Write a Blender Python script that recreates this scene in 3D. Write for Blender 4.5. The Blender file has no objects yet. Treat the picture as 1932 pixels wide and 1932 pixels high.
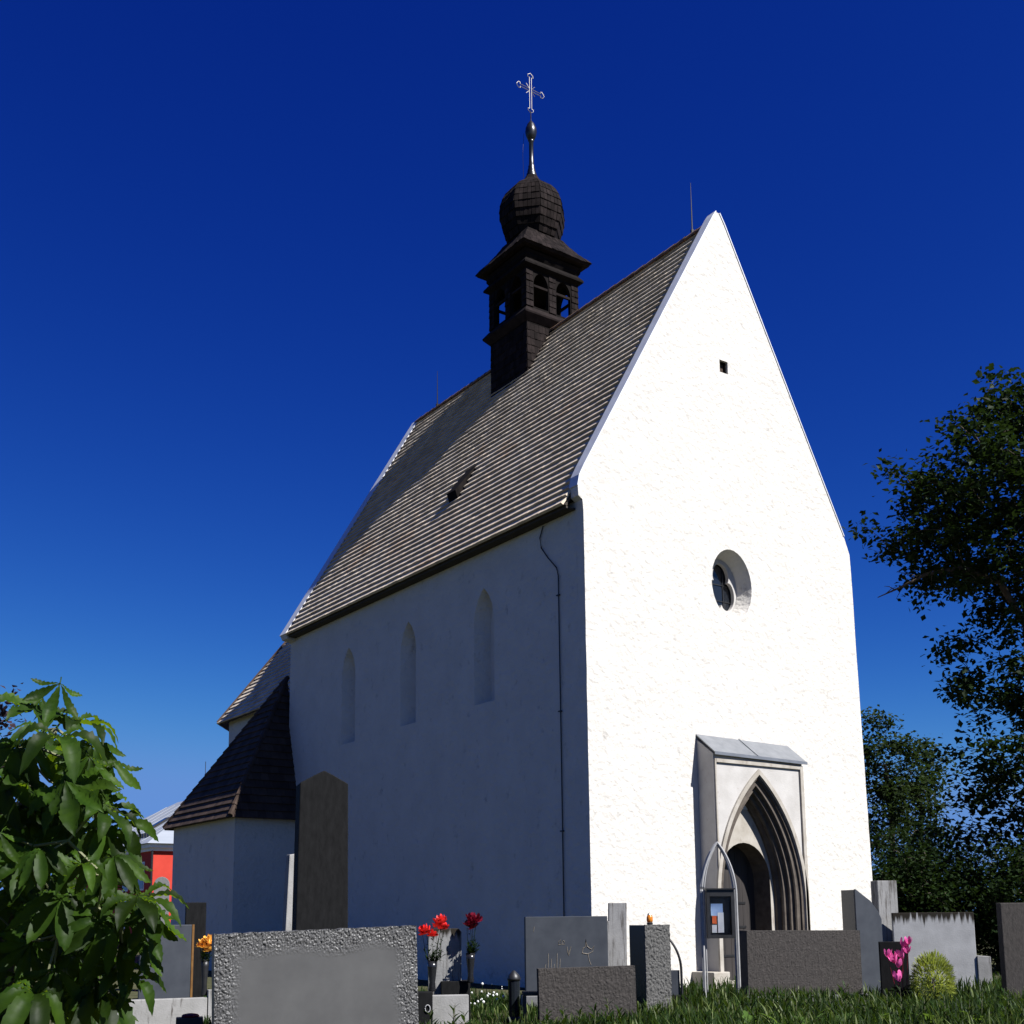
import bpy, bmesh, math, random
from mathutils import Vector, Matrix, noise
from mathutils.geometry import tessellate_polygon
random.seed(7)
R_ = math.radians
sc = bpy.context.scene
col = sc.collection

# ------------------------------------------------------------------ camera
cam = bpy.data.cameras.new('camera')
cam.sensor_fit = 'HORIZONTAL'; cam.sensor_width = 36.0
cam.lens = 36.0 * 2198.4 / 1932.0
cam.shift_y = (1379.27 - 966.0) / 1932.0
cam.clip_start = 0.1; cam.clip_end = 3000
cam_o = bpy.data.objects.new('camera', cam); col.objects.link(cam_o)
yaw, pit, rol = 0.617, 0.156, -0.010
fw = Vector((math.sin(yaw)*math.cos(pit), math.cos(yaw)*math.cos(pit), math.sin(pit)))
rt = Vector((math.cos(yaw), -math.sin(yaw), 0)); up = rt.cross(fw)
rt2 = rt*math.cos(rol) + up*math.sin(rol); up2 = -rt*math.sin(rol) + up*math.cos(rol)
CAM = Vector((-15.311, -18.824, 1.565))
m = Matrix((rt2, up2, -fw)).transposed().to_4x4(); m.translation = CAM
cam_o.matrix_world = m
sc.camera = cam_o

# ------------------------------------------------------------------ light
SUN_EL = R_(47.5)
SUN_AZ = math.atan2(0.32, -0.947)                       # measured from +Y towards +X
SUN = Vector((math.sin(SUN_AZ)*math.cos(SUN_EL), math.cos(SUN_AZ)*math.cos(SUN_EL), math.sin(SUN_EL)))
world = bpy.data.worlds.new('World'); sc.world = world; world.use_nodes = True
wn = world.node_tree.nodes; wl = world.node_tree.links
sky = wn.new('ShaderNodeTexSky'); sky.sky_type = 'NISHITA'; sky.sun_disc = False
sky.sun_elevation = SUN_EL; sky.sun_rotation = SUN_AZ
sky.altitude = 4000; sky.air_density = 1.0; sky.dust_density = 0.0; sky.ozone_density = 10.0
bg = wn['Background']; bg.inputs['Strength'].default_value = 0.1
# one even colour grade over the whole sky dome (the photograph's saturated, contrasty processing)
sep = wn.new('ShaderNodeSeparateColor'); cmb = wn.new('ShaderNodeCombineColor')
wl.new(sky.outputs['Color'], sep.inputs[0])
EXPOSURE = 1.15
for ch, gam, k, cap in (('Red', 2.70, 165.0, .125), ('Green', 1.92, 13.6, .28), ('Blue', .95, 2.25, .68)):
    def mth(op, a, b, c=None):
        nd = wn.new('ShaderNodeMath'); nd.operation = op
        for i, q in enumerate((a, b, c)):
            if q is None: continue
            if isinstance(q, (int, float)): nd.inputs[i].default_value = q
            else: wl.new(q, nd.inputs[i])
        return nd.outputs[0]
    x = mth('MULTIPLY', sep.outputs[ch], .05)
    x = mth('MULTIPLY', mth('POWER', x, gam), k)
    x = mth('SMOOTH_MIN', x, cap, cap*.6)
    wl.new(mth('MULTIPLY', x, 10.0/2**EXPOSURE), cmb.inputs[ch])
wl.new(cmb.outputs[0], bg.inputs['Color'])
sl = bpy.data.lights.new('sun', 'SUN'); sl.energy = 5.0; sl.angle = R_(0.53); sl.color = (1.0, 0.985, 0.965)
sun_o = bpy.data.objects.new('sun', sl); col.objects.link(sun_o)
sun_o.rotation_euler = SUN.to_track_quat('Z', 'Y').to_euler()
vs = sc.view_settings
vs.view_transform = 'Standard'; vs.look = 'None'; vs.gamma = 1.0; vs.exposure = EXPOSURE; vs.use_curve_mapping = False

# ------------------------------------------------------------------ materials
def mat(name, c1, c2, scale=3.0, rough=0.8, bump=0.3, bscale=40.0, bdist=0.01, spec=0.3, metal=0.0,
        rnd=0.0, stretch=(1, 1, 1), c3=None, c3lo=0.6, c3hi=0.7, c3scale=8.0, trans=0.0, tcol=None, c3stretch=(1, 1, 1)):
    """Two-colour noise material with optional third stain colour, per-piece brightness and translucency."""
    mt = bpy.data.materials.new(name); mt.use_nodes = True
    n = mt.node_tree.nodes; l = mt.node_tree.links; p = n['Principled BSDF']
    tc = n.new('ShaderNodeTexCoord')
    def mapped(st):
        mp = n.new('ShaderNodeMapping'); mp.inputs['Scale'].default_value = st
        l.new(tc.outputs['Object'], mp.inputs['Vector']); return mp.outputs[0]
    vec = mapped(stretch)
    nz = n.new('ShaderNodeTexNoise'); nz.inputs['Scale'].default_value = scale
    nz.inputs['Detail'].default_value = 6; nz.inputs['Roughness'].default_value = 0.6
    l.new(vec, nz.inputs['Vector'])
    rp = n.new('ShaderNodeValToRGB'); rp.color_ramp.elements[0].position = 0.32; rp.color_ramp.elements[1].position = 0.68
    rp.color_ramp.elements[0].color = (*c1, 1); rp.color_ramp.elements[1].color = (*c2, 1)
    l.new(nz.outputs['Fac'], rp.inputs[0]); colr = rp.outputs[0]
    if c3:
        n3 = n.new('ShaderNodeTexNoise'); n3.inputs['Scale'].default_value = c3scale; n3.inputs['Detail'].default_value = 8
        n3.inputs['Roughness'].default_value = 0.7
        l.new(mapped(c3stretch), n3.inputs['Vector'])
        mr = n.new('ShaderNodeMapRange'); mr.inputs[1].default_value = c3lo; mr.inputs[2].default_value = c3hi
        l.new(n3.outputs['Fac'], mr.inputs[0])
        mx = n.new('ShaderNodeMix'); mx.data_type = 'RGBA'; mx.inputs['B'].default_value = (*c3, 1)
        l.new(mr.outputs[0], mx.inputs['Factor']); l.new(colr, mx.inputs['A']); colr = mx.outputs['Result']
    if rnd:
        oi = n.new('ShaderNodeObjectInfo'); ge = n.new('ShaderNodeNewGeometry')
        ad = n.new('ShaderNodeMath'); ad.operation = 'ADD'
        l.new(oi.outputs['Random'], ad.inputs[0]); l.new(ge.outputs['Random Per Island'], ad.inputs[1])
        fr = n.new('ShaderNodeMath'); fr.operation = 'FRACT'; l.new(ad.outputs[0], fr.inputs[0])
        mr2 = n.new('ShaderNodeMapRange'); mr2.inputs[3].default_value = 1-rnd; mr2.inputs[4].default_value = 1+rnd
        l.new(fr.outputs[0], mr2.inputs[0])
        hs = n.new('ShaderNodeHueSaturation'); l.new(colr, hs.inputs['Color']); l.new(mr2.outputs[0], hs.inputs['Value'])
        colr = hs.outputs[0]
    l.new(colr, p.inputs['Base Color'])
    p.inputs['Roughness'].default_value = rough; p.inputs['Metallic'].default_value = metal
    p.inputs['Specular IOR Level'].default_value = spec
    if bump:
        nb = n.new('ShaderNodeTexNoise'); nb.inputs['Scale'].default_value = bscale; nb.inputs['Detail'].default_value = 5
        l.new(vec, nb.inputs['Vector'])
        bp = n.new('ShaderNodeBump'); bp.inputs['Strength'].default_value = bump; bp.inputs['Distance'].default_value = bdist
        l.new(nb.outputs['Fac'], bp.inputs['Height']); l.new(bp.outputs[0], p.inputs['Normal'])
    if trans:
        tr = n.new('ShaderNodeBsdfTranslucent'); mxs = n.new('ShaderNodeMixShader'); mxs.inputs[0].default_value = trans
        if tcol: tr.inputs['Color'].default_value = (*tcol, 1)
        else: l.new(colr, tr.inputs['Color'])
        l.new(p.outputs[0], mxs.inputs[1]); l.new(tr.outputs[0], mxs.inputs[2])
        l.new(mxs.outputs[0], n['Material Output'].inputs['Surface'])
    return mt

M = {}
M['plaster'] = mat('plaster', (.455, .432, .395), (.505, .482, .442), 1.2, .92, .8, 7, .05, .1, c3=(.31, .295, .275), c3lo=.585, c3hi=.72, c3scale=3.2, c3stretch=(1, 1, .75))
M['plaster_side'] = M['plaster']
M['tile'] = mat('roof_tile', (.40, .33, .25), (.53, .46, .37), 1.1, .85, .4, 60, .004, .15, rnd=.16, c3=(.40, .25, .14), c3lo=.56, c3hi=.72, c3scale=.55)
M['tile_brown'] = mat('brown_tile', (.036, .024, .018), (.066, .045, .035), 2, .85, .4, 60, .004, .15, rnd=.25)
M['roof_under'] = mat('roof_boarding', (.03, .025, .02), (.05, .04, .03), 4, .9, .2)
M['ridge'] = mat('ridge_tile', (0.18, 0.102, 0.06), (0.252, 0.162, 0.102), 2, .85, .3, rnd=.2)
M['shingle'] = mat('dark_shingle', (.007, .0052, .005), (.016, .012, .0115), 5, .9, .4, 60, .004, .06, rnd=.4)
M['turret_wood'] = mat('dark_wood', (.0045, .0035, .0033), (.010, .008, .0075), 6, .9, .3, 50, .004, .06, stretch=(1, 1, .15))
M['lead'] = mat('dark_sheet_metal', (.03, .03, .032), (.06, .06, .062), 6, .35, .1, 20, .003, .5, .8)
M['gilt'] = mat('gilded_metal', (.30, .28, .24), (.40, .38, .33), 6, .35, .05, 20, .002, .5, .6)
M['metal'] = mat('zinc_sheet', (.15, .16, .175), (.21, .22, .235), 4, .45, .1, 12, .004, .5, .5)
M['zinc_coping'] = mat('zinc_coping', (0.48, 0.496, 0.52), (0.576, 0.592, 0.616), 4, .45, .1, 8, .004, .5, .2)
M['sandstone'] = mat('sandstone', (0.248, 0.2232, 0.186), (0.3472, 0.3224, 0.2852), 3, .9, .5, 45, .008, .15, c3=(0.1488, 0.1178, 0.093), c3lo=.58, c3hi=.76, c3scale=5, c3stretch=(1, 1, .35))
M['shade_stone'] = mat('shade_dark_stone', (.055, .045, .038), (.10, .085, .07), 5, .9, .5, 45, .008, .15)  # portal stone with the shade of the recess put into its colour
M['pale_stone'] = mat('portal_plaster', (.33, .315, .295), (.40, .385, .365), 2.5, .9, .5, 30, .008, .1, c3=(.22, .185, .15), c3lo=.62, c3hi=.78, c3scale=3)
M['door'] = mat('oak_door', (.018, .016, .016), (.035, .03, .028), 6, .6, .3, 40, .004, .3, stretch=(1, 1, .1))
M['iron'] = mat('wrought_iron', (.012, .012, .013), (.022, .022, .023), 10, .45, .2, 60, .002, .5, .3)
M['frame_metal'] = mat('brushed_steel', (.24, .24, .24), (.32, .32, .32), 8, .5, .05, 40, .001, .3, .0)
M['paper_white'] = mat('paper_white', (.72, .72, .70), (.78, .78, .77), 4, .8, 0)
M['paper_blue'] = mat('paper_blue', (.30, .45, .72), (.42, .58, .80), 4, .8, 0)
M['paper_red'] = mat('paper_red', (.60, .10, .03), (.70, .16, .05), 9, .8, 0)
M['granite_grey'] = mat('grey_granite', (0.093, 0.093, 0.09424), (0.1364, 0.1364, 0.1364), 30, .7, .6, 120, .004, .3)
M['granite_rough'] = mat('rough_granite', (.050, .049, .047), (.095, .093, .088), 45, .85, .8, 90, .008, .25)
M['granite_polish'] = mat('honed_granite', (.058, .057, .056), (.076, .075, .073), 2.5, .45, .1, 160, .001, .35)
M['granite_brown'] = mat('brown_granite', (.030, .027, .025), (.054, .048, .044), 26, .75, .7, 70, .006, .12, c3=(.10, .095, .09), c3lo=.70, c3hi=.76, c3scale=14, stretch=(1, 1, .35))
M['granite_black'] = mat('black_granite', (0.0062, 0.0062, 0.00744), (0.01364, 0.01364, 0.0155), 25, .25, .05, 80, .001, .5)
M['granite_dark'] = mat('dark_granite', (.0058, .0058, .006), (.0105, .0105, .0108), 18, .75, .3, 70, .004, .06, stretch=(1, 1, .3))
M['granite_blue'] = mat('blue_grey_granite', (.030, .034, .042), (.044, .049, .058), 3, .55, .2, 90, .002, .2)
M['concrete'] = mat('weathered_concrete', (0.186, 0.1829, 0.1736), (0.2604, 0.2542, 0.248), 3, .9, .6, 40, .006, .15, c3=(0.0558, 0.0496, 0.0434), c3lo=.56, c3hi=.70, c3scale=4, c3stretch=(3, 3, .4))
M['streaked'] = mat('streaked_stone', (0.1736, 0.1705, 0.1674), (0.248, 0.2449, 0.2387), 3, .9, .6, 40, .006, .15, c3=(0.062, 0.0558, 0.0496), c3lo=.50, c3hi=.62, c3scale=5, c3stretch=(3, 3, .25))
def add_runoff(mt, z_top, depth):
    n = mt.node_tree.nodes; l = mt.node_tree.links; p = n['Principled BSDF']
    src = p.inputs['Base Color'].links[0].from_socket
    tc = n.new('ShaderNodeTexCoord'); mp = n.new('ShaderNodeMapping'); mp.inputs['Scale'].default_value = (16, 16, .6); l.new(tc.outputs['Object'], mp.inputs[0])
    nz = n.new('ShaderNodeTexNoise'); nz.inputs['Scale'].default_value = 1.0; nz.inputs['Detail'].default_value = 5; l.new(mp.outputs[0], nz.inputs['Vector'])
    sx = n.new('ShaderNodeSeparateXYZ'); l.new(tc.outputs['Object'], sx.inputs[0])
    mr = n.new('ShaderNodeMapRange'); mr.inputs[1].default_value = z_top-depth; mr.inputs[2].default_value = z_top; mr.inputs[3].default_value = 0; mr.inputs[4].default_value = .62
    l.new(sx.outputs[2], mr.inputs[0])
    ad = n.new('ShaderNodeMath'); ad.operation = 'ADD'; l.new(mr.outputs[0], ad.inputs[0]); l.new(nz.outputs['Fac'], ad.inputs[1])
    m2 = n.new('ShaderNodeMapRange'); m2.inputs[1].default_value = .86; m2.inputs[2].default_value = 1.02; l.new(ad.outputs[0], m2.inputs[0])
    mx = n.new('ShaderNodeMix'); mx.data_type = 'RGBA'; mx.inputs['B'].default_value = (.02, .017, .013, 1); l.new(m2.outputs[0], mx.inputs['Factor']); l.new(src, mx.inputs['A'])
    l.new(mx.outputs['Result'], p.inputs['Base Color']); return mt
M['runoff_slab'] = add_runoff(mat('stained_concrete', (.25, .25, .25), (.33, .33, .33), 3, .9, .5, 40, .006, .1), 1.52, .42)
M['runoff_small'] = add_runoff(mat('stained_stone', (.15, .15, .15), (.22, .22, .215), 4, .9, .6, 40, .006, .1, c3=(.05, .045, .04), c3lo=.5, c3hi=.62, c3scale=5, c3stretch=(3, 3, .25)), 1.37, .30)
M['earth'] = mat('earth', (.03, .022, .015), (.06, .045, .03), 8, .95, .8, 30, .02, .1)
M['lawn'] = mat('lawn', (.034, .037, .016), (.068, .066, .034), 2, .95, .8, 40, .03, .1)
M['grass'] = mat('grass_blade', (.006, .014, .003), (.020, .040, .007), 1.2, .5, 0, spec=.08, rnd=.45, trans=.22, tcol=(.07, .12, .012))
M['grass_pale'] = mat('pale_grass_blade', (.035, .055, .012), (.11, .135, .045), 1.2, .5, 0, spec=.15, rnd=.4, trans=.25, tcol=(.20, .26, .06))  # paler copy of the blades, sunlit specks put into the colour
M['weed'] = mat('broad_leaf', (.030, .060, .010), (.05, .09, .018), 6, .5, 0, spec=.08, rnd=.3, trans=.3, tcol=(.16, .26, .03))
M['chestnut'] = mat('chestnut_leaf', (.006, .018, .002), (.030, .060, .005), 7, .5, .2, 60, .003, .12, rnd=.65, trans=.34, tcol=(.15, .24, .006))
M['bark'] = mat('bark', (.05, .04, .03), (.10, .08, .065), 10, .9, .8, 30, .01, .1, stretch=(1, 1, .3))
M['twig'] = mat('green_twig', (.08, .09, .04), (.13, .13, .07), 10, .7, .2)
M['tree_leaf'] = mat('tree_leaf', (.006, .012, .004), (.016, .030, .008), .8, .55, 0, spec=.06, rnd=.4, trans=.18, tcol=(.03, .055, .008))
M['tree_leaf2'] = mat('far_tree_leaf', (.008, .015, .005), (.017, .027, .009), .5, .6, 0, spec=.06, rnd=.4, trans=.2, tcol=(.06, .10, .02))
M['hedge'] = mat('shrub_leaf', (.005, .012, .003), (.012, .024, .005), .8, .6, 0, spec=.06, rnd=.45, trans=.2, tcol=(.03, .055, .008))
M['purple_leaf'] = mat('copper_leaf', (.020, .012, .016), (.04, .022, .026), .8, .6, 0, spec=.25, rnd=.4, trans=.15)
M['conifer'] = mat('golden_conifer', (.10, .14, .02), (.24, .26, .05), 5, .6, 0, spec=.2, rnd=.35, trans=.3, tcol=(.40, .46, .06))
M['pink'] = mat('pink_petal', (.62, .06, .28), (.80, .20, .46), 14, .5, 0, spec=.3, rnd=.25, trans=.3)
M['red'] = mat('red_petal', (.55, .01, .01), (.75, .03, .02), 14, .45, 0, spec=.4, rnd=.25, trans=.25)
M['crimson'] = mat('crimson_petal', (.10, .002, .010), (.18, .005, .02), 14, .5, 0, spec=.3, rnd=.4, trans=.2)
M['orange'] = mat('orange_petal', (.70, .28, .02), (.82, .50, .12), 14, .5, 0, spec=.3, rnd=.35, trans=.3)
M['white_petal'] = mat('white_petal', (.70, .70, .66), (.80, .80, .78), 14, .5, 0, spec=.3, trans=.3)
M['red_wall'] = mat('red_render', (.36, .030, .018), (.40, .036, .022), 2, .9, .2)
M['white_trim'] = mat('white_trim', (.70, .70, .70), (.78, .78, .78), 2, .8, .1)
M['pale_roof'] = mat('pale_metal_roof', (.20, .22, .25), (.25, .27, .30), 1, .45, .1, spec=.4, stretch=(.3, 1, 1))
M['amber'] = mat('amber_glass', (.55, .16, .01), (.80, .34, .04), 9, .2, .1, spec=.6, trans=.3)
M['gold_faded'] = mat('faded_gilding', (.13, .11, .085), (.20, .175, .14), 30, .6, .2)
M['rust_stain'] = mat('rust_orange', (.10, .045, .010), (.16, .08, .02), 9, .8, .2)
def glass_mat(name, c, rough=.05):
    g = bpy.data.materials.new(name); g.use_nodes = True; p = g.node_tree.nodes['Principled BSDF']
    tc = g.node_tree.nodes.new('ShaderNodeTexNoise'); tc.inputs['Scale'].default_value = 3
    bp = g.node_tree.nodes.new('ShaderNodeBump'); bp.inputs['Strength'].default_value = .05
    g.node_tree.links.new(tc.outputs['Fac'], bp.inputs['Height']); g.node_tree.links.new(bp.outputs[0], p.inputs['Normal'])
    p.inputs['Base Color'].default_value = (*c, 1); p.inputs['Roughness'].default_value = rough; p.inputs['Specular IOR Level'].default_value = .6
    return g
M['glass_dark'] = glass_mat('dark_glass', (.010, .012, .016))
gc = glass_mat('clear_glass', (1, 1, 1), .02); gc.node_tree.nodes['Principled BSDF'].inputs['Transmission Weight'].default_value = 1.0
gc.node_tree.nodes['Principled BSDF'].inputs['IOR'].default_value = 1.1
M['glass_clear'] = gc

# ------------------------------------------------------------------ helpers
def tag(o, label=None, cat=None, group=None, kind=None):
    if label: o['label'] = label
    if cat: o['category'] = cat
    if group: o['group'] = group
    if kind: o['kind'] = kind
    return o
def thing(name, label, cat, loc=(0, 0, 0), rz=0.0, group=None):
    o = bpy.data.objects.new(name, None); col.objects.link(o); o.empty_display_size = .2
    o.location = loc; o.rotation_euler = (0, 0, rz)
    return tag(o, label, cat, group)
def link_mesh(name, me, parent=None, loc=None, rot=None, scale=None):
    o = bpy.data.objects.new(name, me); col.objects.link(o)
    if parent is not None: o.parent = parent
    if loc is not None: o.location = loc
    if rot is not None: o.rotation_euler = rot
    if scale is not None: o.scale = scale
    return o
def copy_tree(o, parent=None):
    c = o.copy(); col.objects.link(c); c.parent = parent
    for ch in o.children: copy_tree(ch, c)
    return c

class MB:
    def __init__(s): s.v = []; s.f = []
    def add(s, vs, fs):
        b = len(s.v); s.v += [tuple(p) for p in vs]; s.f += [tuple(i+b for i in f) for f in fs]; return s
    def box(s, x0, x1, y0, y1, z0, z1):
        return s.add([(x0, y0, z0), (x1, y0, z0), (x1, y1, z0), (x0, y1, z0), (x0, y0, z1), (x1, y0, z1), (x1, y1, z1), (x0, y1, z1)],
                     [(3, 2, 1, 0), (4, 5, 6, 7), (0, 1, 5, 4), (1, 2, 6, 5), (2, 3, 7, 6), (3, 0, 4, 7)])
    def hexa(s, lo, hi):          # two quads, same winding (ccw seen from outside of hi)
        return s.add(list(lo)+list(hi), [(3, 2, 1, 0), (4, 5, 6, 7), (0, 1, 5, 4), (1, 2, 6, 5), (2, 3, 7, 6), (3, 0, 4, 7)])
    def loops(s, rings, closed=True, cap0=False, cap1=False):
        b = len(s.v); n = len(rings[0])
        for r in rings: s.v += [tuple(p) for p in r]
        for i in range(len(rings)-1):
            for j in range(n if closed else n-1):
                k = (j+1) % n
                s.f.append((b+i*n+j, b+i*n+k, b+(i+1)*n+k, b+(i+1)*n+j))
        if cap0: s.f.append(tuple(b+j for j in range(n-1, -1, -1)))
        if cap1: s.f.append(tuple(b+(len(rings)-1)*n+j for j in range(n)))
        return s
    def lathe(s, prof, n=16, c=(0, 0), rot=0.0):
        rings = [[(c[0]+r*math.cos(rot+2*math.pi*j/n), c[1]+r*math.sin(rot+2*math.pi*j/n), z) for j in range(n)] for r, z in prof]
        return s.loops(rings, True, True, True)
    def tube(s, pts, r, n=8):
        pts = [Vector(p) for p in pts]; rs = r if isinstance(r, (list, tuple)) else [r]*len(pts)
        rings = []; ref = Vector((0, 0, 1))
        for i, p in enumerate(pts):
            d = (pts[min(i+1, len(pts)-1)]-pts[max(i-1, 0)])
            d = d.normalized() if d.length > 1e-9 else Vector((0, 0, 1))
            a = d.cross(ref)
            if a.length < .05: a = d.cross(Vector((1, 0, 0)))
            a.normalize(); b = d.cross(a)
            rings.append([p+(a*math.cos(2*math.pi*j/n)+b*math.sin(2*math.pi*j/n))*rs[i] for j in range(n)])
        return s.loops(rings, True, True, True)
    def poly_holes(s, outer, holes, f3):
        """planar polygon with holes (2-D points), lifted by f3"""
        tri = tessellate_polygon([[Vector((p[0], p[1], 0)) for p in outer]]+[[Vector((p[0], p[1], 0)) for p in h] for h in holes])
        pts = list(outer)
        for h in holes: pts += list(h)
        return s.add([f3(p) for p in pts], tri)
    def ball(s, c, r, seg=8, ring=6, sq=(1, 1, 1)):
        prof = [(r*math.sin(math.pi*i/ring), -r*math.cos(math.pi*i/ring)) for i in range(ring+1)]
        rings = [[(c[0]+q*math.cos(2*math.pi*j/seg)*sq[0], c[1]+q*math.sin(2*math.pi*j/seg)*sq[1], c[2]+z*sq[2]) for j in range(seg)] for q, z in prof]
        return s.loops(rings, True)
    def mesh(s, name, mt, smooth=False, fix=True):
        me = bpy.data.meshes.new(name); me.from_pydata(s.v, [], s.f); me.materials.append(mt)
        if fix:
            bm = bmesh.new(); bm.from_mesh(me); bmesh.ops.recalc_face_normals(bm, faces=bm.faces); bm.to_mesh(me); bm.free()
        if smooth: me.polygons.foreach_set('use_smooth', [True]*len(me.polygons))
        me.update(); return me
    def build(s, name, mt, parent=None, smooth=False, fix=True, **k):
        return link_mesh(name, s.mesh(name, mt, smooth, fix), parent, **k)

def bevel_mesh(me, w, seg=2):
    bm = bmesh.new(); bm.from_mesh(me)
    bmesh.ops.remove_doubles(bm, verts=bm.verts, dist=1e-5)
    bmesh.ops.bevel(bm, geom=[e for e in bm.edges if len(e.link_faces) == 2 and e.calc_face_angle(0) > .4], offset=w, segments=seg, affect='EDGES', profile=.6)
    bm.to_mesh(me); bm.free(); me.update(); return me

def arch_pts(w, R0, cx, spring, n=14, base=None):
    """pointed arch, right base -> apex -> left base; concentric arcs (cx: centre of the right arc, negative)"""
    R = R0; zt = math.sqrt(max(R*R-cx*cx, 0)); a1 = math.atan2(zt, -cx)
    right = [(cx+R*math.cos(a1*i/n), spring+R*math.sin(a1*i/n)) for i in range(n+1)]
    pts = []
    if base is not None: pts.append((w, base))
    pts += right + [(-x, z) for x, z in reversed(right[:-1])]
    if base is not None: pts.append((-w, base))
    return pts

# ------------------------------------------------------------------ ground
gm = MB()
N = 60
def ground_z(x, y):
    d = math.hypot(x, y)
    return 0.035*noise.noise(Vector((x*.35, y*.35, 0))) * (1 if d < 60 else 0)
xs = [-900, -300, -120, -60] + [-40+1.5*i for i in range(61)] + [80, 160, 400, 1200]
ys = [-600, -200, -80, -45] + [-30+1.5*i for i in range(61)] + [90, 200, 500, 1500]
gm.add([(x, y, ground_z(x, y)-.03) for y in ys for x in xs],
       [(j*len(xs)+i, j*len(xs)+i+1, (j+1)*len(xs)+i+1, (j+1)*len(xs)+i) for j in range(len(ys)-1) for i in range(len(xs)-1)])
tag(gm.build('ground', M['lawn'], smooth=True, fix=False), 'grassy churchyard ground around the white church and the graves', 'ground', kind='structure')

# ------------------------------------------------------------------ church
church = thing('church', 'whitewashed church with steep shingled roof, dark onion-topped ridge turret and pointed portal', 'church', (0, 0, 0))
EX, EZ, RX, RZ = -0.30, 10.36, 4.5, 18.62            # eave and ridge of the left slope
SL = (RZ-EZ)/(RX-EX)
# west gable wall (faces -y) with rounded window, vent and portal opening
PC, PW, PR, PCX, PS = 4.56, 1.36, 3.645, -2.285, 1.8   # portal arch
outer = [(0.0, -.1), (9.12, -.1), (9.05, 4.0), (8.96, 8.0), (8.93, 10.3), (8.90, 10.75), (8.75, 11.12), (4.72, 18.62), (4.56, 18.87), (4.46, 18.88), (4.34, 18.70),
         (0.05, 11.25), (-.09, 10.98), (-.14, 10.72), (-.13, 10.52), (-.02, 10.45), (0.0, 10.2)]
def ell(cx, cz, a, b, n=36): return [(cx+a*math.cos(2*math.pi*i/n), cz+b*math.sin(2*math.pi*i/n)) for i in range(n)]
win = ell(4.49, 9.25, .67, .86)
vent = [(4.37, 14.60), (4.65, 14.60), (4.65, 14.92), (4.37, 14.92)]
door_hole = [(3.48, .0), (5.64, .0), (5.64, 3.9), (3.48, 3.9)]
def wobble(pts, step=.35, amp=.011):
    res = []
    for a_, b_ in zip(pts, pts[1:]+pts[:1]):
        L_ = math.dist(a_, b_); k_ = max(1, int(L_/step))
        for i in range(k_):
            x_, z_ = a_[0]+(b_[0]-a_[0])*i/k_, a_[1]+(b_[1]-a_[1])*i/k_
            res.append((x_+amp*noise.noise(Vector((x_*1.7, z_*1.7, 2))), z_+amp*noise.noise(Vector((x_*1.7, z_*1.7, 9)))))
    return res
outer = wobble(outer)
GT = .26
w = MB()
w.poly_holes(outer, [win, vent, door_hole], lambda p: (p[0], 0, p[1]))
n_ = len(outer)
w.loops([[(x, 0, z) for x, z in outer], [(x, GT, z) for x, z in outer]])
w.poly_holes(outer, [[(4.49+(x-4.49)*.87, 9.25+(z-9.25)*.89) for x, z in win], vent, door_hole], lambda p: (p[0], GT, p[1]))
w.loops([[(x, 0, z) for x, z in win], [(4.49+(x-4.49)*.76, .42, 9.25+(z-9.25)*.80) for x, z in win]])
w.loops([[(x, 0, z) for x, z in vent], [(x, .3, z) for x, z in vent]])
gw = w.build('gable_wall', M['plaster'], church)
# north side wall (faces -x) with three blind lancets
w = MB()
holes = []
lanc = [(3.89, .43, 6.56), (7.50, .41, 6.54), (10.92, .42, 6.47)]
for yc, hw, z0 in lanc:
    a = arch_pts(hw, hw*2.6, -hw*1.6, z0+1.95, 8, base=z0)
    holes.append([(yc+q[0], q[1]) for q in a])
w.poly_holes([(GT, -.1), (14.55, -.1), (14.55, 10.5), (GT, 10.5)], holes, lambda p: (0, p[0], p[1]))
for (yc, hw, z0), h in zip(lanc, holes):
    inner = [(yc+(y-yc)*.45, z0+.06+(z-z0)*.93) for y, z in h]
    w.loops([[(0, y, z) for y, z in h], [(.34, y, z) for y, z in inner]])
    w.poly_holes(inner, [], lambda p: (.34, p[0], p[1]))
w.build('side_wall', M['plaster'], church)
w = MB(); w.add([(9.0, GT, -.1), (9.0, 14.55, -.1), (9.0, 14.55, 10.5), (9.0, GT, 10.5)], [(0, 1, 2, 3)])
w.build('side_wall', M['plaster'], church, fix=False)
# east gable
w = MB(); o2 = [(0, -.1), (9, -.1), (9.0, 10.3), (4.5, 18.74), (-.1, 10.82), (-.36, 10.38), (-.30, 10.25), (0, 10.2)]
w.loops([[(x, 14.55, z) for x, z in o2], [(x, 14.95, z) for x, z in o2]], True, True, True)
w.build('east_gable_wall', M['plaster'], church)
# coping strips on the left verge of both gables
def coping(y0, y1, pts, name='verge_coping'):
    c = MB()
    for a, b in zip(pts[:-1], pts[1:]):
        dx, dz = b[0]-a[0], b[1]-a[1]; L = math.hypot(dx, dz); nx, nz = -dz/L, dx/L
        if nz < 0: nx, nz = -nx, -nz
        t0, t1 = .004, .03
        c.hexa([(a[0]+nx*t0, y0, a[1]+nz*t0), (b[0]+nx*t0, y0, b[1]+nz*t0), (b[0]+nx*t0, y1, b[1]+nz*t0), (a[0]+nx*t0, y1, a[1]+nz*t0)],
               [(a[0]+nx*t1, y0, a[1]+nz*t1), (b[0]+nx*t1, y0, b[1]+nz*t1), (b[0]+nx*t1, y1, b[1]+nz*t1), (a[0]+nx*t1, y1, a[1]+nz*t1)])
    return c.build(name, M['zinc_coping'], church)
coping(-.02, .285, [(-.14, 10.74), (-.09, 10.98), (.05, 11.25), (4.34, 18.70), (4.46, 18.88)])
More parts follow.
